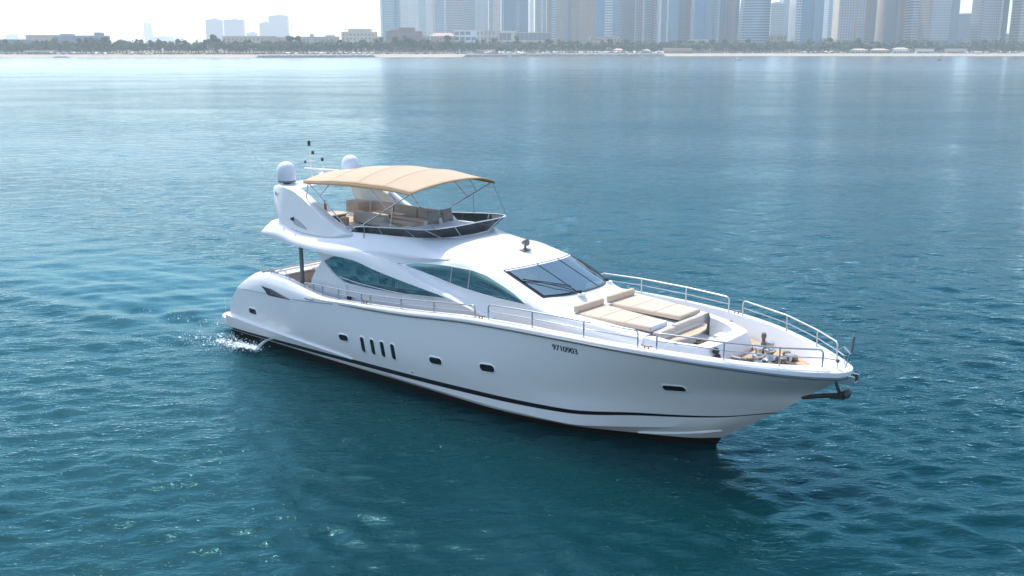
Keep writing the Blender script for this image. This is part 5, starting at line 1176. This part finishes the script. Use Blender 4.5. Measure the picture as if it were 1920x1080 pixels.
# beach houses in front of the trees
def villa(u0, u1, vb, vt, label, wall='cream', roof='hip', nw=5):
    D = shore((u0+u1)/2)+50; zb = 3.0; H = CAM_H+(88-vt)*D/1989-zb; H = max(3.2, H-(2.0 if roof == 'hip' else 0)); x0, x1 = WX(u0, D), WX(u1, D); W_ = x1-x0
    t = empty('beach_house', ((x0+x1)/2, D, zb)); tag(t, label, 'house', 'beach houses on the sand'); MB().box(-W_/2, W_/2, 0, 8, -1, H).build('wall', solid(wall), t, smooth=0)
    k0 = None
    for i in range(nw):
        if k0 is None: k0 = k = MB().box(-W_/nw*.3, W_/nw*.3, -.1, .1, .4, 2.4).build('window', solid('brown'), t, smooth=0)
        else: k = k0.copy(); C.objects.link(k); k.parent = t
        k.location = (-W_/2+W_/nw*(i+.5), 0, 0)
    if roof == 'hip': MB().add([(-W_/2-1, -1, H), (W_/2+1, -1, H), (W_/2+1, 9, H), (-W_/2-1, 9, H), (-W_/4, 4, H+2), (W_/4, 4, H+2)], [(0, 1, 5, 4), (2, 3, 4, 5), (1, 2, 5), (3, 0, 4), (0, 3, 2, 1)]).build('roof', solid('cream'), t, smooth=0)
    else: MB().box(-W_/2-1, W_/2+1, -1.5, 8.5, H, H+.4).build('roof', solid('white'), t, smooth=0)
villa(1598, 1627, 99, 91, 'sandy beach house right of the bright blue tower, nearest the grid tower')
villa(1634, 1668, 99, 91, 'second sandy beach house along the right hand beach', 'beige')
villa(1677, 1704, 98, 89, 'whitish two level beach house with a hipped roof', 'white')
villa(1720, 1752, 98, 92, 'long low white beach pavilion under the finned tower', 'white', 'flat', 8)
villa(1776, 1813, 97, 92, 'long thin white roofed beach shelter left of the dark trees', 'cream', 'flat', 9)
villa(1245, 1296, 97, 91, 'long pale beach shelter where the right hand beach begins', 'pink', 'flat', 10)
villa(1152, 1168, 99, 91, 'small pinkish beach house behind the long breakwater', 'pink')
villa(1204, 1220, 99, 92, 'small white beach house behind the right end of the long breakwater', 'white')
villa(897, 928, 99, 94, 'low pale beach club building behind the left end of the long breakwater', 'cream', 'flat', 8)
villa(45, 98, 100, 96, 'long low pale beach shelter at the far left', 'cream', 'flat', 10)

# ---- beach umbrellas
um = empty('beach_umbrella'); MB().tube([(0, 0, 0), (0, 0, 2.4)], .06, 5).build('pole', solid('white'), um); MB().lathe([(0, 2.75), (.5, 2.62), (1.6, 2.15), (1.62, 2.05)], (0, 0, 0), 10).build('canopy', solid('white'), um)
r_ = random.Random(31); us_ = [r_.uniform(905, 1245) for _ in range(64)]+[r_.uniform(520, 700) for _ in range(22)]+[r_.uniform(1500, 1580) for _ in range(10)]+[r_.uniform(1810, 1920) for _ in range(16)]+[r_.uniform(60, 320) for _ in range(14)]
for i, u in enumerate(us_):
    D = shore(u)+r_.uniform(22, 46); o = um if i == 0 else copy_tree(um); o.location = (WX(u, D), D, 1.9 if D-shore(u) < 32 else 2.4); o.scale = (r_.uniform(.9, 1.35),)*3
    tag(o, 'tiny white umbrella on the sand of the far beach', 'beach umbrella', 'umbrellas on the far beach')

# ---- small craft off the beach
def small_boat(u, v, L, label, rz, cabin=True, col='white'):
    D = DV(v); t = empty('small_boat', (WX(u, D), D, 0), R(rz)); tag(t, label, 'boat', 'small boats near the far shore'); rows = []
    for k in np.linspace(0, 1, 9):
        b = L*.17*(1-max(0, (k-.55)/.45)**2); x = -L/2+L*k; s_ = .7+.35*k*k; rows.append([(x, -b*.6, -.2), (x, -b, s_), (x, -b*.8, s_-.05), (x, b*.8, s_-.05), (x, b, s_), (x, b*.6, -.2)])
    MB().rows(rows, close_v=True, cap=True).build('hull', solid(col), t, smooth=0)
    if cabin:
        MB().prism([(-L*.15, .8), (L*.2, .8), (L*.1, 2.0), (-L*.15, 2.1)], -L*.11, L*.11).build('cabin', solid('white'), t, smooth=0)
        MB().box(-L*.2, L*.12, -L*.12, L*.12, 2.35, 2.45).build('canopy', solid('slate'), t, smooth=0); MB().tube([(-L*.18, 0, 2.0), (-L*.18, 0, 3.4)], .05, 5).build('mast', solid('grey'), t)
    else:
        MB().box(-L*.1, L*.1, -.3, .3, .7, 1.3).build('seat', solid('slate'), t, smooth=0)
        MB().tube([(L*.15, -.4, 1.3), (L*.15, .4, 1.3)], .08, 5).build('handlebar', solid('slate'), t)
small_boat(1385, 113, 8.2, 'small white cabin boat with a dark canopy off the right hand beach', 8)
small_boat(957, 106.5, 5.5, 'tiny white motor boat close to the long breakwater', 70)
small_boat(1764, 113.5, 3.6, 'dark jet ski on the water near the right edge', 10, False, 'slate')
small_boat(1205, 107.0, 5.0, 'tiny white boat moored at the right end of the long breakwater', -15)
def buoy(u, v, label):
    D = DV(v); o = MB().lathe([(0, -.4), (1.2, -.4), (1.3, .3), (.9, .9), (.3, 1.1), (.25, 2.4), (0, 2.5)], (0, 0, 0), 12).build('buoy', solid('slate'), None, loc=(WX(u, D), D, 0)); tag(o, label, 'buoy', 'dark buoys off the right hand beach')
buoy(1733, 107.5, 'dark buoy left of the jet ski'); buoy(1766, 106.8, 'dark buoy just behind the jet ski'); buoy(1800, 107, 'dark buoy right of the jet ski'); buoy(1906, 110, 'dark buoy furthest right, near the edge')
# ------------------------------------------------------------------ haze over sea and shore
HZ = MB().box(-5600, 5600, -300, 6800, -2.5, 420).build('haze', None, None, smooth=0); tag(HZ, kind='stuff')
hm = bpy.data.materials.new('haze'); n, l = nt(hm); n.remove(n['Principled BSDF'])
pv = n.new('ShaderNodeVolumePrincipled'); pv.inputs['Color'].default_value = (.90, .98, 1, 1); pv.inputs['Density'].default_value = .00022
pv.inputs['Anisotropy'].default_value = .2
l.new(pv.outputs[0], n['Material Output'].inputs['Volume']); HZ.data.materials.append(hm)
